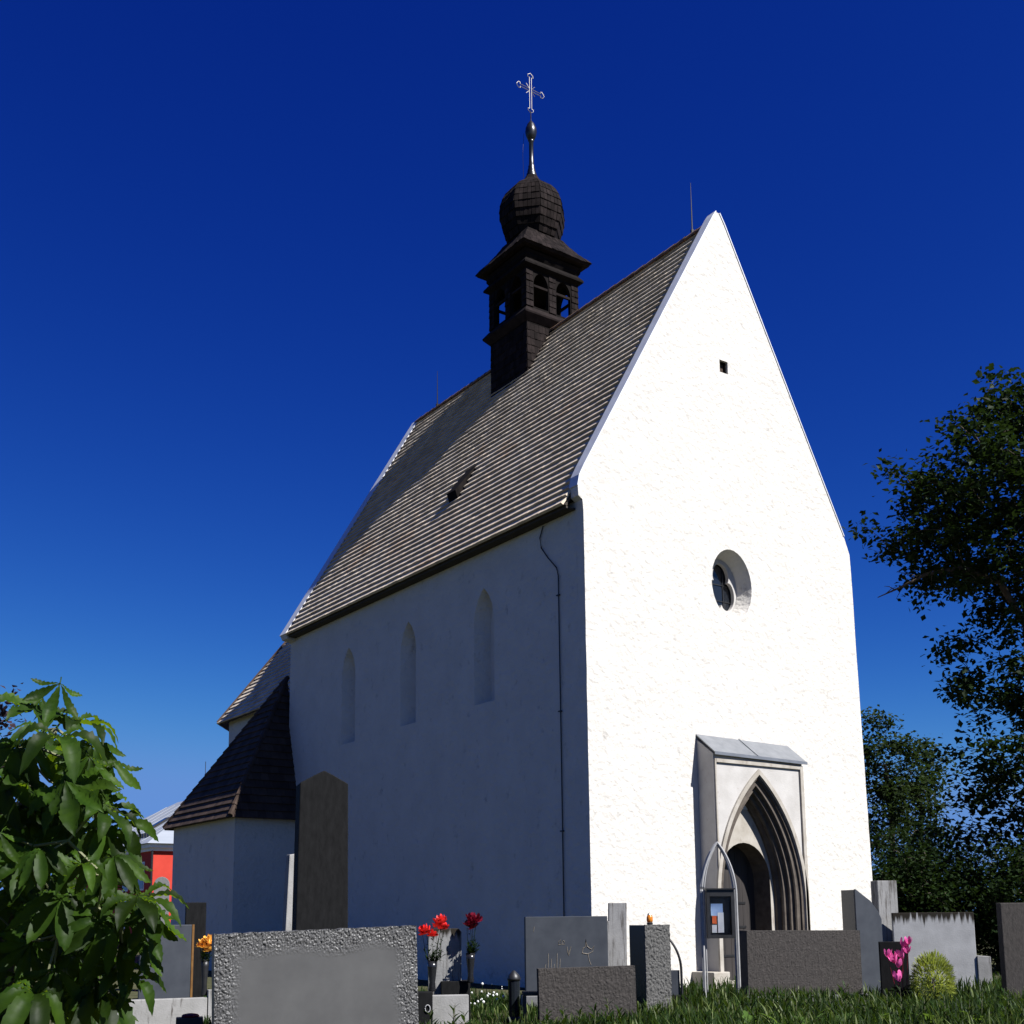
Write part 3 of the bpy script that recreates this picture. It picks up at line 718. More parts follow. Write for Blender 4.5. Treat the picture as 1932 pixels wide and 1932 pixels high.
# bluish smooth slab with faded gilding
th, st = grave('gravestone', 'broad smooth blue-grey slab with faded gilt marks behind the low brown stone', -2.86, -2.83, -120, rect(1.42, 1.52), .20, M['granite_blue'], plinth=(1.55, .2, .4, M['granite_grey']), bevel=.008)
q = MB()
def stroke(pts, r=.008): q.tube([(x, -.002, z) for x, z in pts], r*.6, 4)
stroke([(-.14, 1.04), (-.14, 1.10), (-.11, 1.13), (-.10, 1.05), (-.14, 1.04)]); stroke([(-.08, 1.05), (-.07, 1.12), (-.04, 1.10), (-.04, 1.05), (-.09, 1.05)])
stroke([(.00, 1.01), (.01, .92), (.03, .86), (.05, .93), (.07, 1.01)]); stroke([(.03, .86), (.035, .95)])
stroke([(.26, .90), (.28, .98), (.32, 1.00), (.33, 1.13), (.35, 1.01), (.42, .96), (.47, 1.02), (.44, .92), (.36, .88), (.26, .90)], .011); stroke([(.36, .88), (.38, .78), (.41, .70)])
for i in range(6): stroke([(-.38+i*.05, .66), (-.37+i*.05, .72+.09*((i*5) % 3))], .009)
stroke([(-.57, 1.27), (-.56, 1.35)], .008)
tag(q.build('gilt_marks', M['gold_faded'], th), kind='stuff')
# stepped cross-shaped stele
grave('gravestone', 'pale streaked stone cross stump rising behind the blue-grey slab', -1.71, -2.63, -124,
      [(-.33, -.1), (.27, -.1), (.29, 1.40), (.30, 1.75), (-.02, 1.75), (-.03, 1.43), (-.33, 1.42)], .16, M['streaked'])
# square rough pillar with amber lamp on top
th = thing('gravestone', 'narrow rough granite pillar with black polished flank and an amber lamp on it', 'gravestone', (-2.62, -4.86, 0), head_rz(-97))
rough_slab(th, .48, 1.38, .02, M['granite_rough'], 46, 110, .016, 20, seed=4, top_jag=.006, name='rough_face')
slab_part('stone', rect(.48, 1.375), .42, M['granite_black'], th, .006, .021)
lamp = thing('grave_lamp', 'small amber glass grave lamp on top of the rough pillar', 'grave lamp', (-2.56, -4.62, 1.378))
MB().lathe([(.045, 0), (.05, .02), (.05, .03), (.042, .035)], 12).build('base', M['iron'], lamp)
MB().lathe([(.042, .036), (.052, .07), (.05, .12), (.035, .155)], 12).build('glass', M['amber'], lamp, smooth=True)
MB().lathe([(.04, .156), (.03, .175), (.008, .19)], 12).build('lid', M['gilt'], lamp)
# low brown slab
th = thing('gravestone', 'low wide brownish granite slab half sunk in leafy plants', 'gravestone', (-4.54, -5.47, 0), head_rz(-117))
rough_slab(th, 1.42, .80, .16, M['granite_brown'], 90, 60, .006, 26, tilt=R_(.9), seed=6, top_jag=.006)
# pointed-arch iron grave frame
th = thing('grave_marker', 'thin black pointed-arch frame with grey lower panel on dark sloped base', 'grave marker', (-1.81, -4.18, 0), head_rz(-128))
ap = arch_pts(.235, .235*3.4, -.235*2.4, .62, 12, base=.12)
q = MB(); q.tube([(x, 0, z) for x, z in ap], .022, 6); q.tube([(x, .07, z) for x, z in ap], .018, 6); q.build('arch', M['iron'], th)
slab_part('lower_panel', [(-.205, .12), (.205, .12), (.205, .62), (-.205, .62)], .04, M['granite_blue'], th, .004, .015)
slab_part('base', [(-.42, -.1), (.42, -.1), (.42, .04), (.26, .22), (-.26, .22), (-.42, .04)], .45, M['granite_dark'], th, .01, -.2)
# notice board in a tall pointed-arch frame
nb = thing('notice_board', 'tall pointed steel arch carrying a black glazed notice case beside the portal', 'notice board', (.12, -3.53, 0), head_rz(-123))
for hw, yy, rr_, top in ((.315, 0, .021, .95), (.265, .03, .013, .92), (.315, .12, .017, .95)):
    ap = arch_pts(hw, hw*4.2, -hw*3.2, 1.88, 14, base=-.05)
    zt = max(z for x, z in ap); ap = [(x, z if z <= 1.88 else 1.88+(z-1.88)*top/(zt-1.88)) for x, z in ap]
    MB().tube([(x, yy, z) for x, z in ap], rr_, 8).build('arch', M['frame_metal'], nb)
case = MB().box(-.245, .245, .02, .05, 1.10, 1.97).build('case', M['iron'], nb)
q = MB(); q.box(-.25, -.195, -.09, .018, 1.10, 1.97); q.box(.195, .25, -.09, .018, 1.10, 1.97); q.box(-.193, .193, -.09, .018, 1.10, 1.16); q.box(-.193, .193, -.09, .018, 1.85, 1.97)
q.build('case_frame', M['iron'], case)
MB().box(-.27, .27, -.12, .06, 1.972, 1.995).build('case_roof', M['iron'], case)
MB().box(-.19, .19, -.072, -.066, 1.162, 1.848).build('glass', M['glass_clear'], case)
MB().box(-.16, .06, .012, .016, 1.50, 1.72).build('paper', M['paper_blue'], case)
MB().box(-.04, .07, .004, .009, 1.20, 1.56).build('paper', M['paper_white'], case)
MB().box(-.14, -.06, .004, .009, 1.36, 1.50).build('paper', M['paper_red'], case)
MB().box(-.15, -.06, .004, .009, 1.20, 1.34).build('paper', M['paper_white'], case)
# wide brown slab in front of the portal
th = thing('gravestone', 'wide brown ribbed granite slab standing before the church portal', 'gravestone', (.48, -5.14, 0), head_rz(-116))
rough_slab(th, 2.05, 1.24, .36, M['granite_brown'], 120, 70, .005, 30, seed=9, tilt=R_(-.5), top_jag=.003)
slab_part('plinth', rect(2.3, .16), .6, M['granite_grey'], th, .012, -.12)
# black and grey stele with sloping shoulder
th, st = grave('gravestone', 'black-sided grey stele with one long sloping shoulder', 2.15, -5.22, -107,
      [(-.26, -.1), (.27, -.1), (.27, 1.42), (.20, 1.56), (.06, 1.74), (-.24, 1.95), (-.26, 1.95)], .03, M['granite_blue'], bevel=.004, part='front_panel')
slab_part('stone', [(-.26, -.1), (.265, -.1), (.265, 1.41), (.195, 1.55), (.055, 1.73), (-.245, 1.94), (-.26, 1.94)], .40, M['granite_black'], th, .006, .031)
# tall pale pillar and pale slab
th, st = grave('gravestone', 'tall pale streaked pillar beside the wide pale slab', 4.12, -4.17, -118, rect(.40, 2.15), .32, M['streaked'])
th, st = grave('gravestone', 'wide pale concrete slab with black run-off streaks along its top', 4.47, -4.92, -135, rect(1.50, 1.52), .16, M['runoff_slab'], bevel=.01)
slab_part('side_block', [(.755, -.1), (1.0, -.1), (1.0, .68), (.755, .70)], .22, M['concrete'], th, .01, -.03)
grave('gravestone', 'brown upright granite slab next to the dark hedge', 2.62, -8.00, -127, rect(.86, 1.67), .2, M['granite_brown'])
grave('gravestone', 'small dark grey stone tablet behind pink cyclamen flowers', 1.33, -6.33, -136, rect(.46, 1.05), .12, M['granite_dark'])
# left group
th, st = grave('gravestone', 'smooth blue-grey slab with pale frame half hidden by chestnut leaves', -8.79, .15, -104, rect(.80, 1.45), .14, M['granite_blue'])
slab_part('plinth', rect(.95, .28), .36, M['granite_dark'], th, .01, -.1)
slab_part('edge_strip', [(.405, .02), (.44, .02), (.44, 1.45), (.405, 1.45)], .15, M['rust_stain'], th, .004, -.006)
grave('gravestone', 'slim dark stele standing against the sacristy wall', -8.06, .81, -105, rect(.34, 1.82), .16, M['granite_dark'])
th, st = grave('grave_kerb', 'pale concrete grave kerb with stained panels under the chestnut branch', -9.26, -1.17, -104, rect(1.3, .36), .14, M['concrete'], cat='grave kerb')
slab_part('end_post', [(.66, -.1), (.74, -.1), (.74, .47), (.66, .47)], .2, M['concrete'], th, .006, -.02)
grave('gravestone', 'pale arch-topped stone in front of the red building', -6.56, 7.06, -109,
      [(-.17, -.1), (.17, -.1)]+[(.17*math.cos(math.pi*i/10), 2.30+.17*math.sin(math.pi*i/10)) for i in range(11)], .3, M['granite_grey'])
# black lantern and low stand
ln = thing('grave_lantern', 'black domed metal grave lantern in the grass', 'lantern', (-5.16, -4.50, 0))
MB().lathe([(.10, -.02), (.10, .06), (.085, .08)], 12).build('base', M['iron'], ln)
MB().lathe([(.085, .081), (.088, .60)], 12).build('body', M['glass_dark'], ln)
MB().lathe([(.098, .601), (.10, .63), (.08, .68), (.03, .73), (.012, .745)], 12).build('dome', M['iron'], ln, smooth=True)
ts = thing('plant_stand', 'low black metal stand beside the domed lantern', 'stand', (-5.02, -4.86, 0), head_rz(-121))
bevel_mesh(MB().box(-.2, .22, -.14, .14, .40, .455).build('top', M['iron'], ts).data, .008)
for a in (-.17, .17):
    for b in (-.11, .11): MB().box(a-.016, a+.016, b-.016, b+.016, -.05, .398).build('leg', M['iron'], ts)
rc = thing('candle_tray', 'black candle tray with a dark red lid by the kerb', 'candle tray', (-9.46, -2.8, 0), head_rz(-110))
bevel_mesh(MB().box(-.16, .20, -.1, .1, -.05, .21).build('tray', M['iron'], rc).data, .01)
MB().lathe([(.115, .212), (.12, .23), (.10, .25), (.03, .262)], 14, (.03, 0)).build('lid', M['crimson'], rc)

# ------------------------------------------------------------------ flowers
def rose_mesh(name, mt, r, seed, upswept=False):
    rn = random.Random(seed); q = MB()
    rings = ((1.0, .35, 6), (.75, .75, 5), (.45, 1.1, 4)) if not upswept else ((.55, 1.1, 5),)
    for rad, lift, n in rings:
        for i in range(n):
            a = 2*math.pi*i/n+rn.uniform(-.25, .25); ca, sa = math.cos(a), math.sin(a); wv = r*.62*rad**.5
            def P_(u, s_, z): return (ca*u-sa*s_, sa*u+ca*s_, z)
            q.add([P_(r*.05, -wv*.3, 0), P_(r*.05, wv*.3, 0), P_(r*rad*.7, wv*.6, r*lift*.45), P_(r*rad*.7, -wv*.6, r*lift*.45),
                   P_(r*rad, wv*.45, r*lift*.95), P_(r*rad, -wv*.45, r*lift*.95), P_(r*rad*1.05, 0, r*lift*1.12), P_(r*rad*.78, 0, r*lift*.36)],
                  [(0, 1, 7), (1, 2, 7), (2, 4, 7), (4, 6, 7), (6, 5, 7), (5, 3, 7), (3, 0, 7)])
    return q.mesh(name, mt, smooth=True, fix=False)
def sprig(q, base, tip, rn, leafn=5, ls=.05):
    b = Vector(base); t_ = Vector(tip); q.tube([b, (b+t_)/2+Vector((rn.uniform(-.02, .02), rn.uniform(-.02, .02), 0)), t_], [.005, .004, .003], 4)
    for i in range(leafn):
        p_ = b.lerp(t_, rn.uniform(.2, .95)); d = Vector((rn.uniform(-1, 1), rn.uniform(-1, 1), rn.uniform(-.2, .7))).normalized()
        s_ = d.cross(Vector((0, 0, 1))); s_ = s_.normalized() if s_.length > .1 else Vector((1, 0, 0))
        L = ls*rn.uniform(.7, 1.3)
        q.add([p_, p_+d*L*.5+s_*L*.24, p_+d*L, p_+d*L*.5-s_*L*.24], [(0, 1, 2), (0, 2, 3)])
def vase(label, x, y, z0, h, r, blooms, mt, vm, seed, br=.05, group=None):
    rn = random.Random(seed); t_ = thing('flower_vase', label, 'flowers', (x, y, z0), 0, group)
    MB().lathe([(r*.7, 0), (r*.75, .02), (r*.6, h*.3), (r*.95, h*.8), (r, h), (r*.85, h-.01)], 14).build('vase', vm, t_, smooth=True)
    q = MB(); mesh = rose_mesh('flower', mt, br, seed)
    for i, (dx, dy, dz) in enumerate(blooms):
        sprig(q, (dx*.25, dy*.25, h*.8), (dx, dy, dz-.02), rn, 7, .06)
        o = link_mesh('flower', mesh, t_, (dx, dy, dz), (rn.uniform(-.6, .6), rn.uniform(-.6, .6), rn.uniform(0, 6)), [rn.uniform(.8, 1.25)]*3)
    for i in range(26): sprig(q, (0, 0, h*.85), (rn.uniform(-1, 1)*r*2, rn.uniform(-1, 1)*r*2, h+rn.uniform(.02, .2)), rn, 6, .06)
    tag(q.build('foliage', M['hedge'], t_, fix=False), kind='stuff'); return t_
# camera-right direction for spreading bouquets seen face-on
vase('bright red flowers in a dark vase left of the weathered stone', -6.52, -4.42, .50, .42, .07, [(-.07, .04, .80), (.0, -.02, .76), (-.11, .09, .83), (.10, -.07, .92), (.13, -.10, .87), (.12, -.08, .98)], M['red'], M['granite_black'], 41, .10)
vase('dark crimson flowers in a tall black vase right of the weathered stone', -5.93, -4.51, .60, .42, .065, [(.02, -.02, .84), (-.04, .03, .80), (.07, -.05, .88), (.05, -.04, .78), (-.01, .0, .90)], M['crimson'], M['granite_black'], 42, .085)
vase('orange and yellow flowers in a black vase beside the slim stele', -8.62, -1.16, .38, .55, .06, [(-.04, .03, .78), (.03, -.02, .82), (.0, 0, .72), (.06, -.04, .74), (-.07, .05, .73), (.04, -.03, .66)], M['orange'], M['iron'], 43, .08)
cy = thing('cyclamen', 'pink cyclamen flowers in front of the small dark tablet', 'flowers', (.78, -6.85, 0))
pm = rose_mesh('flower', M['pink'], .12, 5, True); rn = random.Random(44); q = MB()
fl = [(-.16, .11, .82), (-.07, .05, .74), (-.02, .02, .66), (.10, -.07, .88), (.05, -.03, .98), (.13, -.09, 1.02), (-.03, .02, .44), (.04, -.03, .80)]
for dx, dy, dz in fl:
    link_mesh('flower', pm, cy, (dx, dy, dz), (rn.uniform(-.5, .5), rn.uniform(-.5, .5), rn.uniform(0, 6)), [rn.uniform(.85, 1.3)]*3)
    sprig(q, (dx*.3, dy*.3, .05), (dx, dy, dz), rn, 0)
q.build('stems', M['crimson'], cy, fix=False)
def broad_leaf_mesh(name, L, Wd, mt, curl=.25, n=5, wav=.0):
    q = MB(); v = []; f = []
    for i in range(n+1):
        t_ = i/n; w_ = Wd*math.sin(math.pi*min(1, t_*.92+.06))**.8*(1+wav*math.sin(t_*22)); z = curl*L*(t_-t_*t_*1.3)
        v += [(-w_/2, t_*L, z+.12*w_), (0, t_*L, z), (w_/2, t_*L, z+.12*w_)]
    for i in range(n):
        for k in (0, 1): f.append((i*3+k, i*3+k+1, (i+1)*3+k+1, (i+1)*3+k))
    q.add(v, f); return q.mesh(name, mt, smooth=True, fix=False)
cl = broad_leaf_mesh('leaf', .2, .18, M['hedge'])
for i in range(9):
    a = i*.7; link_mesh('leaf', cl, cy, (.08*math.cos(a), .08*math.sin(a), .22+.03*(i % 4)), (rn.uniform(-.1, .7), 0, a), [rn.uniform(.8, 1.3)]*3)
# golden dwarf conifer
gb = thing('dwarf_conifer', 'rounded yellow-green dwarf conifer in front of the pale slab', 'shrub', (.98, -7.3, 0)); rn = random.Random(45); q = MB()
for i in range(2600):
    u = rn.uniform(-1, 1); a = rn.uniform(0, 2*math.pi); rr2 = rn.uniform(.75, 1.02)
    n_v = Vector((math.sqrt(1-u*u)*math.cos(a), math.sqrt(1-u*u)*math.sin(a), u)); p_ = Vector((n_v.x*.30*rr2, n_v.y*.30*rr2, .46+n_v.z*.42*rr2))
    if p_.z < .03: continue
    d = (n_v+Vector((rn.uniform(-.4, .4), rn.uniform(-.4, .4), rn.uniform(.1, .9)))).normalized(); s_ = d.cross(n_v+Vector((.01, .02, .03))).normalized(); L = rn.uniform(.05, .09)
    q.add([p_-s_*.008, p_+s_*.008, p_+d*L+s_*.004, p_+d*L-s_*.004], [(0, 1, 2, 3)])
tag(q.build('foliage', M['conifer'], gb, fix=False), kind='stuff')
MB().tube([(0, 0, -.05), (0, 0, .5)], [.03, .015], 6).build('stem', M['bark'], gb)

# ------------------------------------------------------------------ trees
def leaf_cloud(q, rn, pts, per, sig, size):
    for c in pts:
        for i in range(per):
            p_ = Vector((rn.gauss(c[0], sig), rn.gauss(c[1], sig), rn.gauss(c[2], sig*.75)))
            d = Vector((rn.gauss(0, 1), rn.gauss(0, 1), rn.gauss(-.25, .6))).normalized()
            s_ = d.cross(Vector((rn.gauss(0, .5), rn.gauss(0, .5), 1)))
            if s_.length < .1: continue
            s_.normalize(); L = size*rn.uniform(.6, 1.35); up_ = s_.cross(d)*L*.10
            q.add([p_, p_+d*L*.55+s_*L*.34+up_, p_+d*L, p_+d*L*.55-s_*L*.34+up_], [(0, 1, 2), (0, 2, 3)])
def tree(name, label, base, trunk_top, r0, ells, nclump, per, sig, size, leafm, seed, cat='tree', group=None, bark='bark', shell=.55):
    """trunk, limbs grown towards leaf clumps that fill the given ellipsoids"""
    rn = random.Random(seed); t_ = thing(name, label, cat, base, 0, group); B = Vector(base); T = Vector(trunk_top)-B
    tp = [Vector((0, 0, -.1))]+[T*(i/6)+Vector((rn.uniform(-1, 1), rn.uniform(-1, 1), 0))*r0*.5 for i in range(1, 7)]
    MB().tube(tp, [r0*(1.25 if i == 0 else 1-.12*i) for i in range(7)], 9).build('trunk', M[bark], t_, smooth=True)
    nodes = [(p_, r0*(1-.12*i)) for i, p_ in enumerate(tp) if i >= 2]; br = MB(); pts = []; vols = [e[3]*e[4]*e[5] for e in ells]
    for k in range(nclump):
        e = rn.choices(ells, vols)[0]
        while True:
            d = Vector((rn.uniform(-1, 1), rn.uniform(-1, 1), rn.uniform(-1, 1)))
            if shell < d.length < 1: break
        if rn.random() < .25: d *= rn.random()
        pts.append(Vector((e[0]+d.x*e[3], e[1]+d.y*e[4], e[2]+d.z*e[5]))-B)
    pts.sort(key=lambda p_: (p_-T*.6).length)
    for p_ in pts:
        nb_, rb = min(nodes, key=lambda n_: (n_[0]-p_).length+max(0, n_[0].z-p_.z)*.7)
        L = (p_-nb_).length; r_ = max(.014, min(rb*.65, .014+L*.030))
        mid = nb_.lerp(p_, .5)+Vector((rn.uniform(-.1, .1), rn.uniform(-.1, .1), .10))*L
        br.tube([nb_, mid, p_], [r_, r_*.7, r_*.35], 5); nodes += [(mid, r_*.7), (p_, r_*.4)]
    tag(br.build('limbs', M[bark], t_, smooth=True, fix=False), kind='stuff')
    q = MB(); leaf_cloud(q, rn, pts, per, sig, size)
    tag(q.build('crown', leafm, t_, fix=False), kind='stuff'); return t_
big = tree('tall_tree', 'tall dark broadleaf tree with overhanging limb right of the church', (16.6, -1.0, 0), (16.0, -.6, 10.5), .34,
     [(15.6, -1.9, 13.2, 4.4, 3.8, 3.5), (13.4, -.5, 12.3, 2.9, 2.6, 2.3), (16.2, -2.2, 15.4, 2.4, 2.2, 1.8), (15.2, -.8, 7.2, 2.5, 2.8, 3.1), (15.0, -.8, 3.6, 2.4, 2.2, 2.2)], 470, 68, .27, .20, M['tree_leaf'], 51)
lb_ = MB(); lp = [Vector(p_)-Vector((16.6, -1.0, 0)) for p_ in ((15.9, -.7, 8.2), (14.91, -1.2, 9.42), (14.13, -.99, 10.6), (13.24, -.44, 11.03), (12.4, .19, 10.83), (11.86, .64, 10.49), (11.37, 1.04, 10.22))]
lb_.tube(lp, [.13, .11, .09, .07, .05, .032, .012], 7); rn = random.Random(57)
for k in range(16):
    j = rn.randint(2, 5); p_ = lp[j].lerp(lp[j+1], rn.random()); d = Vector((rn.uniform(-1, .2), rn.uniform(-.5, .8), rn.uniform(-.7, .5)))*rn.uniform(.4, 1.0)
    lb_.tube([p_, p_+d*.5+Vector((0, 0, .04)), p_+d], [.016, .011, .004], 4)
lb_.build('overhanging_limb', M['bark'], big, smooth=True, fix=False)
tree('tall_tree', 'slender loose-crowned tree far behind the church corner', (25.0, 11.3, 0), (25.0, 11.3, 7.5), .2, [(25.0, 11.3, 6.4, 1.5, 1.5, 3.5)], 90, 60, .28, .2, M['tree_leaf2'], 52, group='far trees')
tree('tall_tree', 'second loose-crowned tree beyond the hedge', (27.9, 11.9, 0), (27.9, 11.9, 7.0), .2, [(27.9, 11.9, 6.0, 1.5, 1.5, 3.2)], 70, 55, .28, .2, M['tree_leaf2'], 53, group='far trees')
for i, (x, y, z, rx, rz_, lb) in enumerate([(11.6, .9, 1.7, 1.3, 1.7, 'dense dark shrub close to the church corner'), (14.0, 1.9, 2.0, 1.7, 2.0, 'broad dark shrub under the far trees'),
        (13.3, -.6, 1.6, 1.4, 1.8, 'dark shrub at the foot of the tall tree'), (12.9, -2.6, 1.7, 1.6, 2.1, 'dark shrub behind the brown upright slab'), (18.0, 3.6, 2.0, 2.2, 2.3, 'dark thicket shrub behind the tall tree'),
        (16.2, -3.6, 1.8, 1.8, 2.4, 'dark shrub right of the tall tree trunk'), (20.5, 8.0, 2.2, 2.6, 2.6, 'large shrub below the slender far trees')]):
    tree('shrub', lb, (x, y, 0), (x, y, z*.9), .08, [(x, y, z, rx, rx, rz_)], 110, 70, .26, .13, M['hedge'], 60+i, cat='shrub', group='dark shrubs right of the church', shell=.35)
tree('copper_tree', 'dark copper-leaved tree top behind the chestnut', (-10.6, 11.0, 0), (-10.6, 11.0, 5.5), .15, [(-10.4, 11.2, 5.2, 1.8, 1.8, 2.0)], 80, 60, .25, .16, M['purple_leaf'], 75)

# ------------------------------------------------------------------ red building behind the sacristy
bx0, by0 = 4.55, 41.4
bd = thing('red_building', 'red house with pale metal hipped roof behind the sacristy', 'building', (bx0, by0, 0))
BWd, BDp, BH = 12.0, 15.0, 5.0
q = MB(); q.box(0, BWd, 0, BDp, -.2, BH); q.build('wall', M['red_wall'], bd)
q = MB(); q.box(-.12, BWd+.12, -.12, BDp+.12, BH+.002, BH+.16); q.box(-.3, BWd+.3, -.3, BDp+.3, BH+.162, BH+.36); q.build('cornice', M['white_trim'], bd)
rf = MB(); e = .5; A = [(-e, -e, BH+.37), (BWd+e, -e, BH+.37), (BWd+e, BDp+e, BH+.37), (-e, BDp+e, BH+.37), (4.6, 5.2, BH+3.55), (BWd-4.6, 5.2, BH+3.55), (BWd-4.6, BDp-5.2, BH+3.55), (4.6, BDp-5.2, BH+3.55)]
rf.add(A, [(0, 1, 5, 4), (1, 2, 6, 5), (2, 3, 7, 6), (3, 0, 4, 7), (4, 5, 6, 7), (3, 2, 1, 0)]); roofb = rf.build('roof', M['pale_roof'], bd)
def roof_left(y_, t_): return Vector((-e+(4.6+e)*t_, y_, BH+.37+3.18*t_))
nL = Vector((-3.18, 0, 5.1)).normalized()
for k in range(9):
    q = MB(); y_ = 1.2+k*1.5; q.tube([roof_left(y_, .05 if y_ > 0 else .1)+nL*.02, roof_left(min(max(y_, 5.2), BDp-5.2) if 0 else y_, min(.9, (y_+e)/(5.2+e), (BDp+e-y_)/(5.2+e)))+nL*.02], .025, 4); q.build('roof_seam', M['pale_roof'], roofb)
q = MB()
for k in range(14): p_ = roof_left(.8+k*.45, .16)+nL*.08; q.box(p_.x-.05, p_.x+.05, p_.y-.12, p_.y+.12, p_.z-.12, p_.z+.12)
tag(q.build('snow_guards', M['iron'], roofb), kind='stuff')
p_ = roof_left(4.2, .42); q = MB(); u1 = Vector((5.1, 0, 3.18)).normalized(); yv = Vector((0, 1, 0))
c_ = [p_+u1*a+yv*b for a, b in ((-.6, -.4), (-.6, .4), (.6, .4), (.6, -.4))]
q.hexa([v_+nL*.0 for v_ in c_], [v_+nL*.12 for v_ in c_]); sky_ = q.build('skylight', M['iron'], roofb)
c2 = [p_+u1*a+yv*b for a, b in ((-.48, -.3), (-.48, .3), (.48, .3), (.48, -.3))]
q = MB(); q.hexa([v_+nL*.121 for v_ in c2], [v_+nL*.13 for v_ in c2]); q.build('skylight_pane', M['glass_dark'], roofb)
MB().box(4.9, 5.4, 5.6, 6.1, BH+3.3, BH+4.3).build('chimney', M['white_trim'], roofb)
MB().tube([(4.7, 5.5, BH+3.5), (4.7, 5.5, BH+5.6)], .02, 5).build('antenna', M['iron'], roofb)
for k in range(5):
    y_ = 1.3+k*2.7
    for z_ in (1.0, 3.0):
        wn_ = MB().box(-.03, -.002, y_, y_+.95, z_, z_+1.5).build('window', M['white_trim'], bd)
        MB().box(-.045, -.032, y_+.09, y_+.86, z_+.09, z_+1.41).build('pane', M['glass_dark'], wn_)
for k in range(4):
    x_ = 1.4+k*2.7
    wn_ = MB().box(x_, x_+.95, -.03, -.002, 3.0, 4.5).build('window', M['white_trim'], bd)
    MB().box(x_+.09, x_+.86, -.045, -.032, 3.09, 4.41).build('pane', M['glass_dark'], wn_)
MB().tube([(-.10, -.10, BH), (-.10, -.10, 0)], .06, 8).build('downpipe', M['iron'], bd)

# ------------------------------------------------------------------ grass and wild plants
rn = random.Random(81); q = MB(); fw2 = Vector((fw.x, fw.y, 0)).normalized(); rt_ = Vector((rt.x, rt.y, 0))
def blade(p_, h, w_, lean, a, q=q):
    d = Vector((math.cos(a), math.sin(a), 0)); s_ = Vector((-d.y, d.x, 0)); tw = rn.uniform(-.6, .6); s_ = (s_*math.cos(tw)+d*math.sin(tw))
    p1 = p_+Vector((0, 0, h*.45))+d*lean*h*.2; p2 = p_+Vector((0, 0, h*.8))+d*lean*h*.55; p3 = p_+Vector((0, 0, h))+d*lean*h
    q.add([p_-s_*w_*.35, p_+s_*w_*.35, p1+s_*w_*.5, p1-s_*w_*.5, p2+s_*w_*.38, p2-s_*w_*.38, p3], [(0, 1, 2, 3), (3, 2, 4, 5), (5, 4, 6)])
for i in range(34000):
    dd_ = 13.0+11.5*rn.random()**1.15; lat = rn.uniform(-.27, .50)*dd_
    p_ = Vector((CAM.x, CAM.y, 0))+fw2*dd_+rt_*lat
    if -1.9 < p_.x < 9.2 and p_.y > -.9: continue
    if p_.x > -2.1 and p_.y > -.1: continue
    p_.z = ground_z(p_.x, p_.y)-.03
    f_ = noise.noise(Vector((p_.x*.5, p_.y*.5, 4)))
    tall = .13+.14*max(0, min(1, (lat/dd_+.02)*4))+.09*f_
    blade(p_, max(.06, tall*rn.uniform(.5, 1.45)), rn.uniform(.012, .030), rn.uniform(.05, .6), rn.uniform(0, 6.28))
q3 = MB()
for i in range(2000):
    dd_ = 13.0+8*rn.random(); lat = rn.uniform(-.10, .50)*dd_; p_ = Vector((CAM.x, CAM.y, 0))+fw2*dd_+rt_*lat
    if p_.x > -2.1 and p_.y > -.9: continue
    p_.z = ground_z(p_.x, p_.y)-.03; tall = .15+.17*max(0, min(1, (lat/dd_+.02)*4)); blade(p_, tall*rn.uniform(.6, 1.4), rn.uniform(.012, .028), rn.uniform(.1, .7), rn.uniform(0, 6.28), q3)
tag(q3.build('pale_grass', M['grass_pale'], fix=False), 'sparse pale sunlit grass leaves among the dark grass', 'grass', kind='stuff')
tag(q.build('grass', M['grass'], fix=False), 'long dark green grass growing between the graves', 'grass', kind='stuff')
dz = thing('daisies', 'scattered tiny white blossoms in the grass by the lantern', 'flowers', (0, 0, 0)); q = MB(); q2 = MB()
for i in range(26):
    dd_ = rn.uniform(18, 22); lat = rn.uniform(-.038, .0)*dd_; p_ = Vector((CAM.x, CAM.y, 0))+fw2*dd_+rt_*lat; h = rn.uniform(.10, .40)
    q2.tube([p_, p_+Vector((0, 0, h))], .004, 3); q.ball((p_.x, p_.y, p_.z+h), rn.uniform(.010, .024), 6, 4)
tag(q.build('blossom', M['white_petal'], dz, fix=False), kind='stuff'); tag(q2.build('stem', M['grass'], dz, fix=False), kind='stuff')
lm = broad_leaf_mesh('leaf', .20, .055, M['grass'], .15); lw = broad_leaf_mesh('leaf', .36, .12, M['weed'], .55, 9, .35)
def at(u, d):                                            # ground point by bearing (pixels of the 2048 photo) and depth
    return Vector((CAM.x, CAM.y, 0))+fw2*d+rt_*((u-1024)/2330*d)
